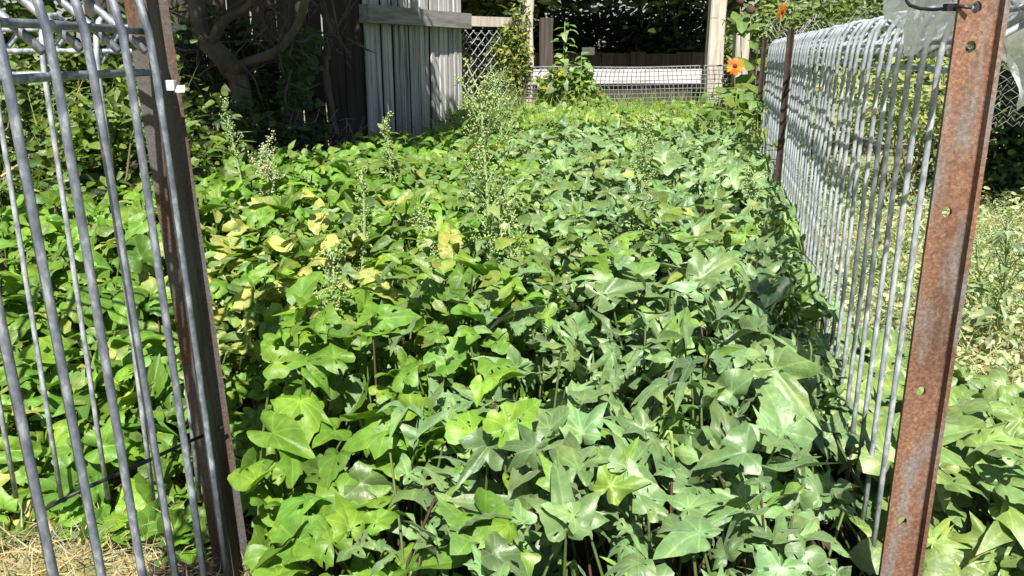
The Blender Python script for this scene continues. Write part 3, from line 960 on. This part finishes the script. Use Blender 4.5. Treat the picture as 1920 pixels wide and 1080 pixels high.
# leaves that spread past the right post
def spill():
    g = Geo()
    n = 430
    y = rng.uniform(0.95, 1.75, n)
    x = fence_x(y) + rng.uniform(0.02, 0.34, n) * np.interp(y, [0.9, 1.3, 1.75], [1.0, 1.0, 0.5])
    z = rng.uniform(0.05, 0.25, n) * np.interp(y, [0.9, 1.75], [1.15, 0.7])
    nrm = np.array([[0.0, -0.35, 0.85]]) + rand_dirs(n) * 0.55
    nrm[:, 2] = np.abs(nrm[:, 2]) + 0.1
    scatter(g, T_LOB, np.stack([x, y, z], 1), nrm, rng.uniform(0, 6.28, n), rng.uniform(0.04, 0.09, n), colours(n, (0.13, 0.21, 0.05), 0.15, 0.08))
    o = g.build('spilling_leaves', M['lobed'])
    tag(o, 'pointed green leaves spilling out beyond the rusty post at the lower right', 'ground cover', kind='stuff')
spill()

# ---- grass and straw
T_BLADE = (np.array([(-0.5, 0, 0), (0.5, 0, 0), (-0.38, 0.5, 0.06), (0.38, 0.5, 0.06), (0.0, 1.0, -0.12)]), np.array([0, 1, 3, 2, 2, 3, 4]), np.array([4, 3]), np.zeros((5, 2)))
def blades(name, label, cat, pos, length, width, upright, col, mat='grass', dv=0.25, dh=0.15):
    n = len(pos)
    tip = rand_dirs(n); tip[:, 2] = np.abs(tip[:, 2]) * 0.6 + upright
    tip /= np.linalg.norm(tip, axis=1, keepdims=True)
    side = np.cross(tip, rand_dirs(n)); side /= np.linalg.norm(side, axis=1, keepdims=True)
    nr = np.cross(side, tip)
    R = np.stack([side, tip, nr], 2)
    ln = length * rng.uniform(0.5, 1.4, n)
    sc = np.stack([width * rng.uniform(0.6, 1.3, n), ln, ln], 1)
    g = Geo()
    g.inst(T_BLADE, pos, R, sc, colours(n, col, dv, dh) if np.ndim(col) == 1 else col)
    o = g.build(name, M[mat])
    return tag(o, label, cat, kind='stuff')
n = 8000
pos = np.stack([rng.uniform(-1.35, -0.35, n), rng.uniform(0.9, 1.6, n), rng.uniform(0.005, 0.045, n)], 1)
blades('straw_litter', 'dry straw and cut grass on the ground below the open gate', 'straw', pos, 0.05, 0.0024, 0.05, (0.40, 0.34, 0.22))
n = 15000
y = rng.uniform(1.0, 6.0, n) ** 1.0
x = fence_x(y) + 0.06 + rng.uniform(0, 1, n) ** 1.1 * np.interp(y, [1, 6], [0.8, 2.6])
patch = wob(x, y, 1.6, 1.0)
c = np.where((patch + rng.normal(0, 0.35, n) > 0.0)[:, None], colours(n, (0.17, 0.23, 0.07), 0.25, 0.12), colours(n, (0.46, 0.44, 0.30), 0.22, 0.05))
blades('dry_grass', 'pale dry grass on the path right of the fence', 'grass', np.stack([x, y, 0.01 + 0 * x], 1), 0.10, 0.004, 0.35, c)
# low seeding growth mixed in the grass on the right: tiny leaves
n = 6500
y = rng.uniform(1.2, 5.5, n)
x = fence_x(y) + 0.08 + rng.uniform(0, 1, n) * np.interp(y, [1, 6], [0.6, 1.8])
z = rng.uniform(0.02, 0.20, n) * (0.6 + 0.4 * wob(x, y, 2.2, 3.0)) * np.interp(y, [1.2, 2, 5], [0.8, 1.0, 1.2]) + 0.02
g = Geo()
scatter(g, T_OVAL, np.stack([x, y, z], 1), np.array([[0, -0.3, 0.8]]) + rand_dirs(n) * 0.7, rng.uniform(0, 6.28, n), rng.uniform(0.012, 0.035, n), colours(n, (0.29, 0.35, 0.185), 0.3, 0.08))
o = g.build('low_weeds', M['leaf']); tag(o, 'low pale green weeds mixed through the grass beyond the right fence', 'weeds', kind='stuff')
# taller grass at the back of the bed and along the left bank
n = 6000
x = rng.uniform(-0.4, 1.45, n); y = rng.uniform(4.6, 6.75, n)
blades('back_grass', 'fine green grass at the back of the bed below the netting', 'grass', np.stack([x, y, 0.05 + 0 * x], 1), 0.40, 0.008, 1.0, (0.21, 0.31, 0.07))
n = 4200
y = rng.uniform(2.1, 3.6, n); x = left_edge(y) - rng.uniform(-0.1, 0.75, n)
blades('bank_grass', 'long thin grass on the bank below the bushes at the left', 'grass', np.stack([x, y, 0.02 + 0 * x], 1), 0.33, 0.006, 0.8, (0.15, 0.20, 0.05))

n = 1800
y = rng.uniform(2.45, 3.3, n); x = left_edge(y) - rng.uniform(-0.05, 0.9, n)
blades('bank_straw', 'dry pale grass stalks tangled through the bushes at the left', 'grass', np.stack([x, y - 0.15, rng.uniform(0.05, 0.62, n)], 1), 0.20, 0.0045, 0.3, np.where(rng.random((n, 1)) < 0.4, colours(n, (0.34, 0.29, 0.15), 0.2, 0.06), colours(n, (0.17, 0.24, 0.06), 0.2, 0.1)))
# ---- bushes of the left bank
for i, (px, py, Y, rx, rz_, n, col, lab) in enumerate([
    (10, 300, 2.75, 0.34, 0.30, 1500, (0.09, 0.145, 0.03), 'leafy bush seen through the gate bars at the far left edge'),
    (160, 215, 2.9, 0.36, 0.34, 1700, (0.13, 0.19, 0.04), 'light green vine bush seen through the middle of the gate bars'),
    (250, 330, 2.6, 0.26, 0.22, 1100, (0.12, 0.185, 0.035), 'low leafy bush seen just left of the left steel post'),
    (70, 60, 3.3, 0.50, 0.34, 1700, (0.10, 0.16, 0.035), 'tall vine thicket rising behind the roll of the gate'),
    (400, 320, 3.1, 0.20, 0.15, 700, (0.10, 0.16, 0.035), 'small bush with narrow leaves just right of the left steel post'),
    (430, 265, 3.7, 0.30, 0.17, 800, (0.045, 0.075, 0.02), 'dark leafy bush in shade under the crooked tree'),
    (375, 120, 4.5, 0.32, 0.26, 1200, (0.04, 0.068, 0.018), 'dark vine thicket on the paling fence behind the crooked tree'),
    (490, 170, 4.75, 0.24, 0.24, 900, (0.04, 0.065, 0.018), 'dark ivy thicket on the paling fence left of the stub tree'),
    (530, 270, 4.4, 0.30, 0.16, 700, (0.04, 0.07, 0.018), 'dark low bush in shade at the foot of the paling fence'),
]):
    c = P(px, py, Y)
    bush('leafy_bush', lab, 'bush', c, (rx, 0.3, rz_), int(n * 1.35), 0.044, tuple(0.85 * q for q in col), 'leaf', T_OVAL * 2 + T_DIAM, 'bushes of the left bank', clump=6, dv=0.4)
# bare twiggy bush
tb = P(590, 250, 4.5)
g = Geo()
for i in range(70):
    a = rng.uniform(0, 2 * pi); b0 = Vector((rng.normal(0, 0.06), rng.normal(0, 0.06), 0.0))
    ln = rng.uniform(0.25, 0.55)
    d = Vector((cos(a) * rng.uniform(0.2, 0.9), sin(a) * 0.4, 1)).normalized()
    pts = [b0 + d * ln * t + Vector((rng.normal(0, 0.02), rng.normal(0, 0.02), 0)) for t in np.linspace(0, 1, 6)]
    g.tube(pts, [0.005, 0.0045, 0.004, 0.003, 0.0025, 0.0015], 4)
    for _ in range(3):
        k = rng.integers(1, 5)
        e = pts[k] + Vector((rng.normal(0, 0.07), rng.normal(0, 0.04), abs(rng.normal(0, 0.08))))
        g.tube([pts[k], (pts[k] + e) / 2 + Vector((0.01, 0, 0.01)), e], [0.003, 0.0025, 0.0012], 4)
o = g.build('twiggy_shrub', M['twig']); o.location = (tb.x, tb.y, 0)
tag(o, 'bare grey brown twiggy shrub in front of the dark paling fence', 'shrub')

# ---- trees
def crown(root, c, rad, n, size, col, mat='dark_leaf', clump=14, spread=0.15):
    cen = rand_dirs(clump * 6) * (rng.uniform(0.1, 1, (clump * 6, 1)) ** 0.4)
    k = rng.integers(0, len(cen), n)
    pos = np.array(c) + (cen[k] + rng.normal(0, spread, (n, 3))) * np.array(rad)
    g = Geo()
    scatter(g, T_OVAL, pos, np.array([[0, -0.1, 0.6]]) + rand_dirs(n), rng.uniform(0, 6.28, n), size * rng.uniform(0.6, 1.4, n), colours(n, col, 0.25, 0.12))
    return g.build('crown', M[mat], root)

def limb(g, pts, r0, r1, sides=9, knots=0.12):
    n = 16
    P_ = [Vector(p_) for p_ in pts]
    out, rr = [], []
    for i in range(n + 1):
        t = i / n * (len(P_) - 1)
        k = min(int(t), len(P_) - 2); f = t - k
        q0 = P_[max(k - 1, 0)]; q1 = P_[k]; q2 = P_[k + 1]; q3 = P_[min(k + 2, len(P_) - 1)]
        v = 0.5 * ((2 * q1) + (q2 - q0) * f + (2 * q0 - 5 * q1 + 4 * q2 - q3) * f * f + (3 * q1 - q0 - 3 * q2 + q3) * f ** 3)
        out.append(v + Vector((random.uniform(-1, 1), random.uniform(-1, 1), 0)) * r0 * 0.12)
        rr.append((r0 + (r1 - r0) * i / n) * random.uniform(1 - knots, 1 + knots))
    g.tube(out, rr, sides)

# crooked tree on the left
tb = P(425, 200, 4.1)
t1 = empty('crooked_tree', (tb.x, tb.y, 0), 0, 'dark crooked tree with a leaning trunk in shade behind the left post', 'tree')
def loc(p_): return p_ - Vector((tb.x, tb.y, 0))
g = Geo()
limb(g, [Vector((0.08, 0.05, -0.05)), loc(P(455, 190, 4.15)), loc(P(430, 120, 4.12)), loc(P(385, 75, 4.1)), loc(P(370, 20, 4.1)), loc(P(340, -120, 4.1)), Vector((-0.35, -0.15, 1.9))], 0.06, 0.035)
limb(g, [loc(P(438, 135, 4.12)), loc(P(470, 115, 4.05)), loc(P(520, 95, 4.0)), loc(P(560, 40, 3.95)), loc(P(590, -60, 3.9))], 0.03, 0.014)
limb(g, [loc(P(395, 85, 4.1)), loc(P(420, 40, 4.0)), loc(P(470, 5, 4.0)), loc(P(520, -80, 3.9))], 0.026, 0.012)
for i in range(60):
    a = loc(P(random.uniform(330, 560), random.uniform(-30, 160), random.uniform(3.95, 4.3)))
    e = a + Vector((random.gauss(0, 0.12), random.gauss(0, 0.06), random.gauss(0.02, 0.12)))
    g.tube([a, (a + e) / 2 + Vector((random.gauss(0, 0.02), 0, random.gauss(0, 0.02))), e], [0.006, 0.005, 0.002], 5)
g.build('trunk', M['bark'], t1)
crown(t1, (0.12, -0.9, 2.2), (1.05, 1.25, 0.65), 8200, 0.085, (0.05, 0.085, 0.02))
# second tree with a sawn stub, ivy on it
tc = P(555, 250, 4.6)
t2 = empty('stub_tree', (tc.x, tc.y, 0), 0, 'dark tree trunk with a pale sawn stub and ivy, in front of the paling fence', 'tree')
def loc2(p_): return p_ - Vector((tc.x, tc.y, 0))
g = Geo()
limb(g, [Vector((0, 0, -0.05)), loc2(P(545, 160, 4.6)), loc2(P(553, 60, 4.6)), loc2(P(548, -40, 4.6)), loc2(P(560, -200, 4.6))], 0.055, 0.04)
limb(g, [loc2(P(553, 70, 4.6)), loc2(P(562, 40, 4.52)), loc2(P(564, 16, 4.45))], 0.03, 0.028)
limb(g, [loc2(P(630, 260, 4.7)), loc2(P(618, 190, 4.7)), loc2(P(608, 120, 4.7)), loc2(P(618, 60, 4.7)), loc2(P(600, -10, 4.7)), loc2(P(610, -120, 4.7))], 0.025, 0.014)
for i in range(70):
    a = loc2(P(random.uniform(480, 660), random.uniform(-40, 120), random.uniform(4.4, 4.75)))
    e = a + Vector((random.gauss(0, 0.08), random.gauss(0, 0.05), random.gauss(0, 0.13)))
    g.tube([a, (a + e) / 2 + Vector((random.gauss(0, 0.02), 0, random.gauss(0, 0.02))), e], [0.006, 0.005, 0.002], 5)
g.build('trunk', M['bark'], t2)
g = Geo()
cpt = loc2(P(564, 15, 4.405))
ring = [cpt + Vector((0.028 * cos(t), -0.012 * sin(t), 0.033 * sin(t))) for t in np.linspace(0, 2 * pi, 13)[:-1]]
back = [q + Vector((0, 0.03, 0)) for q in ring]
g.faces([tuple(q) for q in ring + back], [tuple(range(12))[::-1]] + [(i, (i + 1) % 12, 12 + (i + 1) % 12, 12 + i) for i in range(12)])
g.build('sawn_stub', M['pale_wood'], t2, smooth=False)
g = Geo()
n = 260
py = rng.uniform(60, 200, n)
pos = np.array([tuple(loc2(P(555 + rng.normal(0, 14) + (12 if q < 130 else 0), q, 4.5))) for q in py])
scatter(g, T_HEART_XLO, pos, np.array([[0.2, -1, 0.3]]) + rand_dirs(n) * 0.5, rng.normal(-pi / 2, 0.8, n), rng.uniform(0.025, 0.05, n), colours(n, (0.06, 0.11, 0.025), 0.2, 0.1))
g.build('ivy', M['leaf'], t2)
crown(t2, (0.45, -0.85, 2.25), (0.75, 0.75, 0.6), 4200, 0.085, (0.05, 0.085, 0.02))

# trees at the back
for i, (x_, y_, cz, rx, ry, rz_, n, lab) in enumerate([
    (-0.6, 9.3, 2.2, 1.5, 1.0, 0.95, 9000, 'dark tree at the back behind the vine covered timber post'),
    (2.45, 9.3, 2.25, 1.5, 1.1, 0.95, 9000, 'dark tree at the back behind the tall pale timber post'),
    (-0.2, 10.9, 2.1, 1.6, 0.6, 0.9, 5200, 'far dark tree at the back showing specks of sky above the plate'),
]):
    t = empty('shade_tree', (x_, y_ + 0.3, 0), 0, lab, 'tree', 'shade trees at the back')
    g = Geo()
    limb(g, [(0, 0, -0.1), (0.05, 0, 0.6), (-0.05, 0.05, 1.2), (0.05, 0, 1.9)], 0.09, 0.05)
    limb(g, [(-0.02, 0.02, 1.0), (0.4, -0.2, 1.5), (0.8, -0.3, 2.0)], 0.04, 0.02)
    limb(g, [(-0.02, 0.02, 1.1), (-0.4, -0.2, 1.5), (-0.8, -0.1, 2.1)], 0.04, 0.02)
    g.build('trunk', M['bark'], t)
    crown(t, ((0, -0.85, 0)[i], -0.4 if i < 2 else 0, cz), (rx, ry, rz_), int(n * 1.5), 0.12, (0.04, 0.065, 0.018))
for i, (px, Y, rx, h, n, lab) in enumerate([
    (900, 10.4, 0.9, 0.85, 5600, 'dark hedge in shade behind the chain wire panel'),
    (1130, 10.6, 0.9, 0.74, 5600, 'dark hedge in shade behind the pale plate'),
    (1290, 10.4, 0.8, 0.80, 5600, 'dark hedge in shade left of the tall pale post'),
]):
    c = P(px, 93, Y)
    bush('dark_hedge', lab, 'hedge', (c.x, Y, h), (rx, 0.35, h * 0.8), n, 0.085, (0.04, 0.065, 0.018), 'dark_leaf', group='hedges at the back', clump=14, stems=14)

# ---- plants at the back of the bed
bp_ = P(1068, 160, 6.35)
bush('flowering_bush', 'bright green bush with a few yellow leaves in front of the netting', 'bush', (bp_.x, 6.35, 0.48), (0.22, 0.2, 0.21), 1050, 0.045, (0.15, 0.23, 0.045), 'leaf', T_OVAL + T_HEART_XLO[:1], yellow=0.07, clump=9)
bp2 = P(1000, 130, 6.5)
bush('leafy_vine', 'vine climbing the rough timber post beside the chain wire', 'vine', (pL.x - 0.06, pL.y - 0.09, 0.95), (0.07, 0.05, 0.42), 330, 0.036, (0.17, 0.22, 0.05), 'leaf', T_OVAL, clump=7)
bush('leafy_vine', 'vine trailing over the chain wire under the pale rail', 'vine', (pL.x - 0.15, pL.y - 0.12, 0.72), (0.16, 0.08, 0.26), 620, 0.04, (0.17, 0.22, 0.05), 'leaf', T_OVAL, yellow=0.05, clump=7)
def leafy_weed(name, label, cat, base, top, leafn, leafs, col, spread=0.11, r=0.006, group=None, tm=None, upr=0.5, taper=0.6):
    base = Vector(base); top = Vector(top); h = top - base
    root = empty(name, base, 0, label, cat, group)
    def ax(t): return h * t + Vector((0.012 * sin(6 * t + base.x * 5), 0, 0))
    g = Geo()
    g.tube([ax(t) for t in np.linspace(0, 1, 9)], [r * (1 - 0.75 * t) for t in np.linspace(0, 1, 9)], 6, col=(0.22, 0.30, 0.11))
    ts = np.linspace(0.06, 1.0, leafn)
    az = np.arange(leafn) * 2.4 + rng.uniform(-0.4, 0.4, leafn)
    out = np.stack([np.cos(az), np.sin(az), np.zeros(leafn)], 1)
    rad_ = spread * (1 - taper * ts) * rng.uniform(0.2, 1.0, leafn)
    pos = np.array([tuple(ax(t)) for t in ts]) + out * rad_[:, None]
    for k in range(leafn):
        g.tube([ax(ts[k]), tuple(pos[k])], 0.0016, 4, col=(0.22, 0.30, 0.11), cap=False)
    g.build('stem', M['stem'], root)
    nrm = np.array([[0, -0.25, 0.8]]) + out * upr * 0.3 + rand_dirs(leafn) * 0.35
    leaf_parts(tm or T_OVAL, pos, nrm, az, leafs * (1.2 - 0.6 * ts) * rng.uniform(0.8, 1.2, leafn), colours(leafn, col, 0.15, 0.08), M['leaf'], root)
    return root
HT = T_HEART_XLO
leafy_weed('leafy_plant', 'tall pale green leafy plant rising in a spire before the dark back', 'plant', (P(1058, 200, 6.3).x, 6.3, 0.1), P(1056, 42, 6.3), 46, 0.085, (0.20, 0.29, 0.11), 0.16, 0.009, tm=HT + T_DIAM)
leafy_weed('leafy_plant', 'short leafy plant right of the tall green spire', 'plant', (P(1084, 200, 6.25).x, 6.25, 0.1), P(1088, 98, 6.25), 22, 0.075, (0.18, 0.27, 0.08), 0.13, 0.006, tm=HT + T_DIAM)

# ---- orange flowers
def flower(label, head, base, dia, face, petal=(0.75, 0.17, 0.012), disc=(0.10, 0.045, 0.015), npet=15, leafn=6, leafs=0.07, petals=True, heads=()):
    head = Vector(head); base = Vector(base)
    root = empty('orange_flower', base, 0, label, 'flower', 'tall flowers by the fence')
    h = head - base
    g = Geo()
    g.tube([h * t + Vector((0.01 * sin(5 * t), 0.012 * sin(3 * t), 0)) * (1 - t) for t in np.linspace(0, 1, 9)], [0.005 - 0.0025 * t for t in np.linspace(0, 1, 9)], 6, col=(0.16, 0.17, 0.07))
    g.build('stem', M['stem'], root)
    fz = Vector(face).normalized()
    rot = fz.to_track_quat('Z', 'Y').to_matrix()
    def head_at(hv, k, withp):
        if withp:
            g = Geo()
            V0 = dia / 2
            for i in range(npet):
                a = 2 * pi * i / npet + random.uniform(-0.1, 0.1)
                ln = V0 * random.uniform(0.88, 1.08); wd_ = V0 * 0.17
                pts = []
                for s, ww in ((0.16, 0.5), (0.45, 1.0), (0.8, 0.85), (1.0, 0.15)):
                    up_ = 0.10 * V0 * sin(s * 2.5) - 0.12 * V0 * s * s
                    for sg in (-1, 1):
                        v = Vector((cos(a) * ln * s - sin(a) * wd_ * ww * sg, sin(a) * ln * s + cos(a) * wd_ * ww * sg, up_))
                        pts.append(tuple(rot @ v + hv))
                c_ = np.array(petal) * random.uniform(0.75, 1.2)
                if random.random() < 0.3: c_ = np.array((0.72, 0.33, 0.02))
                g.faces(pts, [(0, 2, 3, 1), (2, 4, 5, 3), (4, 6, 7, 5)], col=np.clip(c_, 0, 0.9))
            g.build('petals', M['petal'], root)
        g = Geo()
        V = []; fs = []
        R0 = dia * 0.15 * (1.0 if withp else 1.5)
        for j in range(5):
            for i in range(14):
                ph = j / 4 * pi / 2
                v = Vector((cos(i / 14 * 2 * pi) * R0 * cos(ph) * random.uniform(0.93, 1.05), sin(i / 14 * 2 * pi) * R0 * cos(ph), R0 * 0.75 * sin(ph) - 0.002))
                V.append(tuple(rot @ v + hv))
        for j in range(4):
            for i in range(14):
                fs.append((j * 14 + i, j * 14 + (i + 1) % 14, (j + 1) * 14 + (i + 1) % 14, (j + 1) * 14 + i))
        fs.append(tuple(range(14))[::-1])
        g.faces(V, fs, col=disc)
        g.build('flower_disc', M['seed'], root)
    head_at(h, 0, petals)
    if leafn:
        ts = rng.uniform(0.1, 0.92, leafn)
        az = rng.uniform(0, 6.28, leafn)
        out = np.stack([np.cos(az), np.sin(az), np.zeros(leafn)], 1)
        pos = np.array([tuple(h * float(t)) for t in ts]) + out * 0.02
        nrm = np.array([[0, -0.5, 0.6]]) + rand_dirs(leafn) * 0.5
        leaf_parts(T_HEART_XLO, pos, nrm, az, leafs * rng.uniform(0.7, 1.3, leafn), colours(leafn, (0.14, 0.21, 0.05), 0.2, 0.1), M['leaf'], root)
    return root
flower('open orange daisy flower facing the camera in front of the pale stake', P(1378, 124, 4.7), (P(1381, 300, 4.7).x, 4.7, 0.1), 0.10, (-0.1, -1, 0.25), leafn=3)
flower('orange flower nodding sideways at the top right beside the fence end', P(1466, 22, 5.0), (P(1440, 120, 5.0).x, 5.0, 0.1), 0.11, (0.6, -0.6, -0.2), petal=(0.65, 0.22, 0.02), leafn=14, leafs=0.12)
flower('dry brown flower head on a leafy stalk above the pale stake', P(1408, 18, 5.0), (P(1420, 120, 5.0).x, 5.0, 0.1), 0.13, (-0.2, -0.8, 0.5), petals=False, disc=(0.09, 0.05, 0.04), leafn=16, leafs=0.12)
flower('small dry dark flower head at the top edge above the pale stake', P(1388, 2, 5.1), (P(1410, 120, 5.1).x, 5.1, 0.1), 0.11, (-0.3, -0.8, 0.3), petals=False, disc=(0.07, 0.04, 0.035), leafn=10, leafs=0.11)

# bushes beyond the right fence
for (px, py, Y, rx, ry, rz_, n, size, col, lab, mt) in [
    (1366, 130, 7.6, 0.12, 0.2, 0.30, 600, 0.06, (0.10, 0.16, 0.035), 'green bush between the tall pale post and the short stake', 'leaf'),
    (1500, 40, 6.2, 0.45, 0.3, 0.38, 2300, 0.055, (0.15, 0.20, 0.06), 'light green bush behind the far end of the right fence', 'leaf'),
    (1640, 25, 7.0, 0.55, 0.35, 0.45, 2600, 0.06, (0.13, 0.18, 0.05), 'light green bush above the middle of the right fence', 'leaf'),
    (1560, 200, 5.2, 0.40, 0.3, 0.22, 1500, 0.04, (0.27, 0.32, 0.13), 'pale weedy bush seen through the bars of the right fence', 'leaf'),
    (1700, 190, 4.2, 0.38, 0.3, 0.22, 1500, 0.04, (0.27, 0.32, 0.13), 'pale weedy bush seen through the bars left of the rusty post', 'leaf'),
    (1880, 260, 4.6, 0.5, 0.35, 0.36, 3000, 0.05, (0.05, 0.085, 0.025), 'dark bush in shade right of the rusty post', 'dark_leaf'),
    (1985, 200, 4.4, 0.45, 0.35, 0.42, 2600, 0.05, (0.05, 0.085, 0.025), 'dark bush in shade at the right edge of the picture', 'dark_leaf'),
    (1800, 60, 6.3, 0.7, 0.35, 0.5, 2600, 0.06, (0.11, 0.15, 0.05), 'tall green bush far behind the plastic bag', 'leaf')]:
    c = P(px, py, Y)
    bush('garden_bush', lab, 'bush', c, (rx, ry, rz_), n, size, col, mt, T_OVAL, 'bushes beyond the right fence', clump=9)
# unseen tree, added to shade the right hand bushes
t = empty('shade_tree', (4.1, 3.6, 0), 0, 'unseen tree added to shade the dark bushes at the right edge', 'tree')
g = Geo(); limb(g, [(0, 0, -0.1), (0.05, 0, 0.8), (-0.1, 0.05, 1.6), (-0.3, -0.1, 2.3)], 0.08, 0.04); g.build('trunk', M['bark'], t)
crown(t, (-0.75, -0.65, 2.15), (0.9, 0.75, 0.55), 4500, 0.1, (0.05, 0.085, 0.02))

# crumpled chicken wire above the fence end
g = Geo()
A = P(1432, 70, 4.9); B = P(1640, 40, 4.9)
for j in range(9):
    pts = [A.lerp(B, i / 30) + Vector((0.01 * sin(7 * i + j), 0.06 * sin(i * 0.4 + j), -0.02 * j + 0.03 * sin(i * 0.55 + j * 0.4) + (0.012 if (i + j) % 2 else -0.012) + 0.05)) for i in range(31)]
    g.tube(pts, 0.002, 4)
o = g.build('chicken_wire', M['wire']); tag(o, 'crumpled chicken wire lying behind the far top of the right fence', 'wire netting')
g = Geo()
A = P(1840, 105, 3.6); B = P(1960, 100, 3.6)
for j in range(14):
    pts = [A.lerp(B, i / 14) + Vector((0.01 * sin(5 * i + j), 0.02 * sin(i + j), -0.022 * j + (0.011 if (i + j) % 2 else -0.011))) for i in range(15)]
    g.tube(pts, 0.0011, 4)
o = g.build('chicken_wire', M['wire']); tag(o, 'upright chicken wire right of the rusty post below the plastic sheet', 'wire netting')

# ---- small weeds among the leaves
n = 6500
y = rng.uniform(1.3, 3.2, n); x = rng.normal(0, 0.55, n) - 0.12
k = (x > left_edge(y) + 0.1) & (x < right_edge(y) - 0.2) & (wob(x, y, 2.6, 5.0) > 0.05)
x, y = x[k], y[k]; n = len(x)
z = canopy(x, y) * rng.uniform(0.85, 1.25, n)
g = Geo()
scatter(g, T_DIAM + T_OVAL, np.stack([x, y, z], 1), np.array([[0, -0.35, 0.8]]) + rand_dirs(n) * 0.7, rng.uniform(0, 6.28, n), rng.uniform(0.015, 0.048, n), colours(n, (0.16, 0.24, 0.06), 0.2, 0.1))
o = g.build('small_weeds', M['leaf']); tag(o, 'small leaved weeds growing up through the leaves in the middle of the bed', 'weeds', kind='stuff')
n = 3200
x = rng.uniform(-0.4, 1.4, n); y = rng.uniform(4.8, 6.6, n); z = rng.uniform(0.2, 0.42, n) + 0.05 * wob(x, y, 2.0, 1.0)
g = Geo()
scatter(g, T_OVAL + T_DIAM + T_HEART_XLO, np.stack([x, y, z], 1), np.array([[0, -0.35, 0.8]]) + rand_dirs(n) * 0.6, rng.uniform(0, 6.28, n), rng.uniform(0.02, 0.07, n), colours(n, (0.19, 0.29, 0.055), 0.2, 0.1))
o = g.build('mixed_weeds', M['leaf']); tag(o, 'mixed bright green weeds growing with the grass below the back netting', 'weeds', kind='stuff')
# ---- weeds standing in the bed
def gf(lab, bx, by, zc, tx, ty, width, **kw):
    b_ = Pz(bx, by, zc)
    tp = P(tx, ty, b_.y + 0.03)
    goosefoot(lab, (b_.x, b_.y, 0.05), tp, width, **kw)
gf('largest pale green goosefoot weed in the middle of the bed', 903, 590, 0.30, 915, 165, 0.10, nbr=32, blobs=22, leafn=60, leafs=0.055, head=0.5)
gf('slender goosefoot weed just right of the left steel post', 455, 400, 0.33, 430, 192, 0.04, nbr=12, blobs=16, leafn=20, leafs=0.075, head=0.3)
gf('slender goosefoot weed with white flower clusters at the left of the bed', 540, 430, 0.33, 500, 275, 0.07, nbr=16, blobs=22, leafn=14, head=0.4, tip=(0.50, 0.54, 0.36))
gf('goosefoot weed standing before the grey timber wall', 750, 400, 0.33, 715, 225, 0.04, nbr=14, blobs=18, leafn=18, leafs=0.07, head=0.35)
gf('short goosefoot spike left of the middle of the bed', 680, 520, 0.32, 669, 318, 0.03, nbr=14, blobs=16, leafn=10, head=0.5)
gf('tall thin goosefoot weed in the right half of the bed', 1205, 480, 0.32, 1203, 225, 0.06, nbr=34, blobs=22, leafn=18, leafs=0.04, head=0.7)
gf('goosefoot weed leaning in the middle just left of the largest one', 810, 560, 0.30, 790, 395, 0.05, nbr=20, blobs=16, leafn=26, leafs=0.05, head=0.5)
gf('goosefoot weed with small leaves at the right of the largest one', 980, 590, 0.30, 965, 380, 0.06, nbr=22, blobs=16, leafn=26, leafs=0.05, head=0.6)
gf('low goosefoot weed in the front middle left of the bed', 610, 640, 0.30, 612, 470, 0.05, nbr=20, blobs=16, leafn=28, leafs=0.05, head=0.6)
gf('feathery goosefoot weed beside the bottom right corner of the grey wall', 945, 330, 0.33, 938, 150, 0.12, nbr=40, blobs=26, leafn=20, leafs=0.05, head=0.7)
gf('goosefoot weed against the far right fence', 1450, 470, 0.30, 1410, 310, 0.05, nbr=20, blobs=18, leafn=20, leafs=0.06, head=0.5)
for px, ty, Y in ((880, 215, 5.6), (960, 185, 6.0), (1010, 205, 5.8), (1110, 195, 6.2), (1165, 190, 6.4), (1240, 205, 6.3), (1310, 200, 6.2), (905, 190, 6.1), (880, 178, 5.5), (932, 168, 5.7), (955, 180, 5.4), (980, 200, 5.5), (1045, 190, 6.0), (1200, 195, 6.1)):
    goosefoot('wispy pale green weed among the grass at the back of the bed', (P(px, 250, Y).x, Y, 0.05), P(px + random.uniform(-6, 6), ty, Y), 0.10, nbr=22, blobs=14, leafn=14, leafs=0.05, head=0.75, group='wispy weeds at the back')
for lab, px, by, ty, Y, ll in (('leafy weed against the fence below the orange flower', 1385, 260, 165, 4.5, 0.10), ('leafy weed in the far right corner of the bed', 1352, 260, 178, 5.0, 0.09), ('dark leafy weed against the middle of the right fence', 1425, 350, 190, 4.0, 0.085), ('broad leafy weed near the middle post of the right fence', 1440, 420, 260, 3.2, 0.085)):
    leafy_weed('leafy_plant', lab, 'plant', (P(px, by, Y).x, Y, 0.08), P(px, ty, Y), 34, ll, (0.15, 0.23, 0.055), 0.15, 0.006, tm=HT + T_OVAL, taper=0.3)
# weed on the path, right edge
goosefoot('grey green goosefoot weed on the grass at the right edge', (P(1880, 560, 2.15).x, 2.15, 0.0), P(1895, 420, 2.05), 0.11, nbr=22, blobs=16, leafn=34, leafs=0.06, col=(0.20, 0.26, 0.13), head=0.8)
goosefoot('small goosefoot weed leaning beside the rusty post on the grass', (P(1845, 560, 2.4).x, 2.4, 0.0), P(1838, 440, 2.4), 0.07, nbr=12, blobs=14, leafn=14, leafs=0.05, head=0.8)
# new shoot in front
g = Geo()
b_ = P(1262, 920, 0.98); t_ = P(1258, 810, 0.96)
g.tube([(b_.x, b_.y, 0.05), b_, P(1263, 870, 0.97), P(1259, 825, 0.965), t_, P(1252, 808, 0.962), P(1243, 822, 0.96)], [0.003, 0.0028, 0.0026, 0.0022, 0.002, 0.0016, 0.001], 6, col=(0.30, 0.40, 0.12))
g.tube([P(1261, 855, 0.968), P(1250, 838, 0.964), P(1240, 824, 0.96)], [0.002, 0.0016, 0.001], 5, col=(0.36, 0.36, 0.2))
o = g.build('vine_shoot', M['stem']); tag(o, 'upright pale green vine shoot with a bent tip in the front right of the bed', 'shoot')
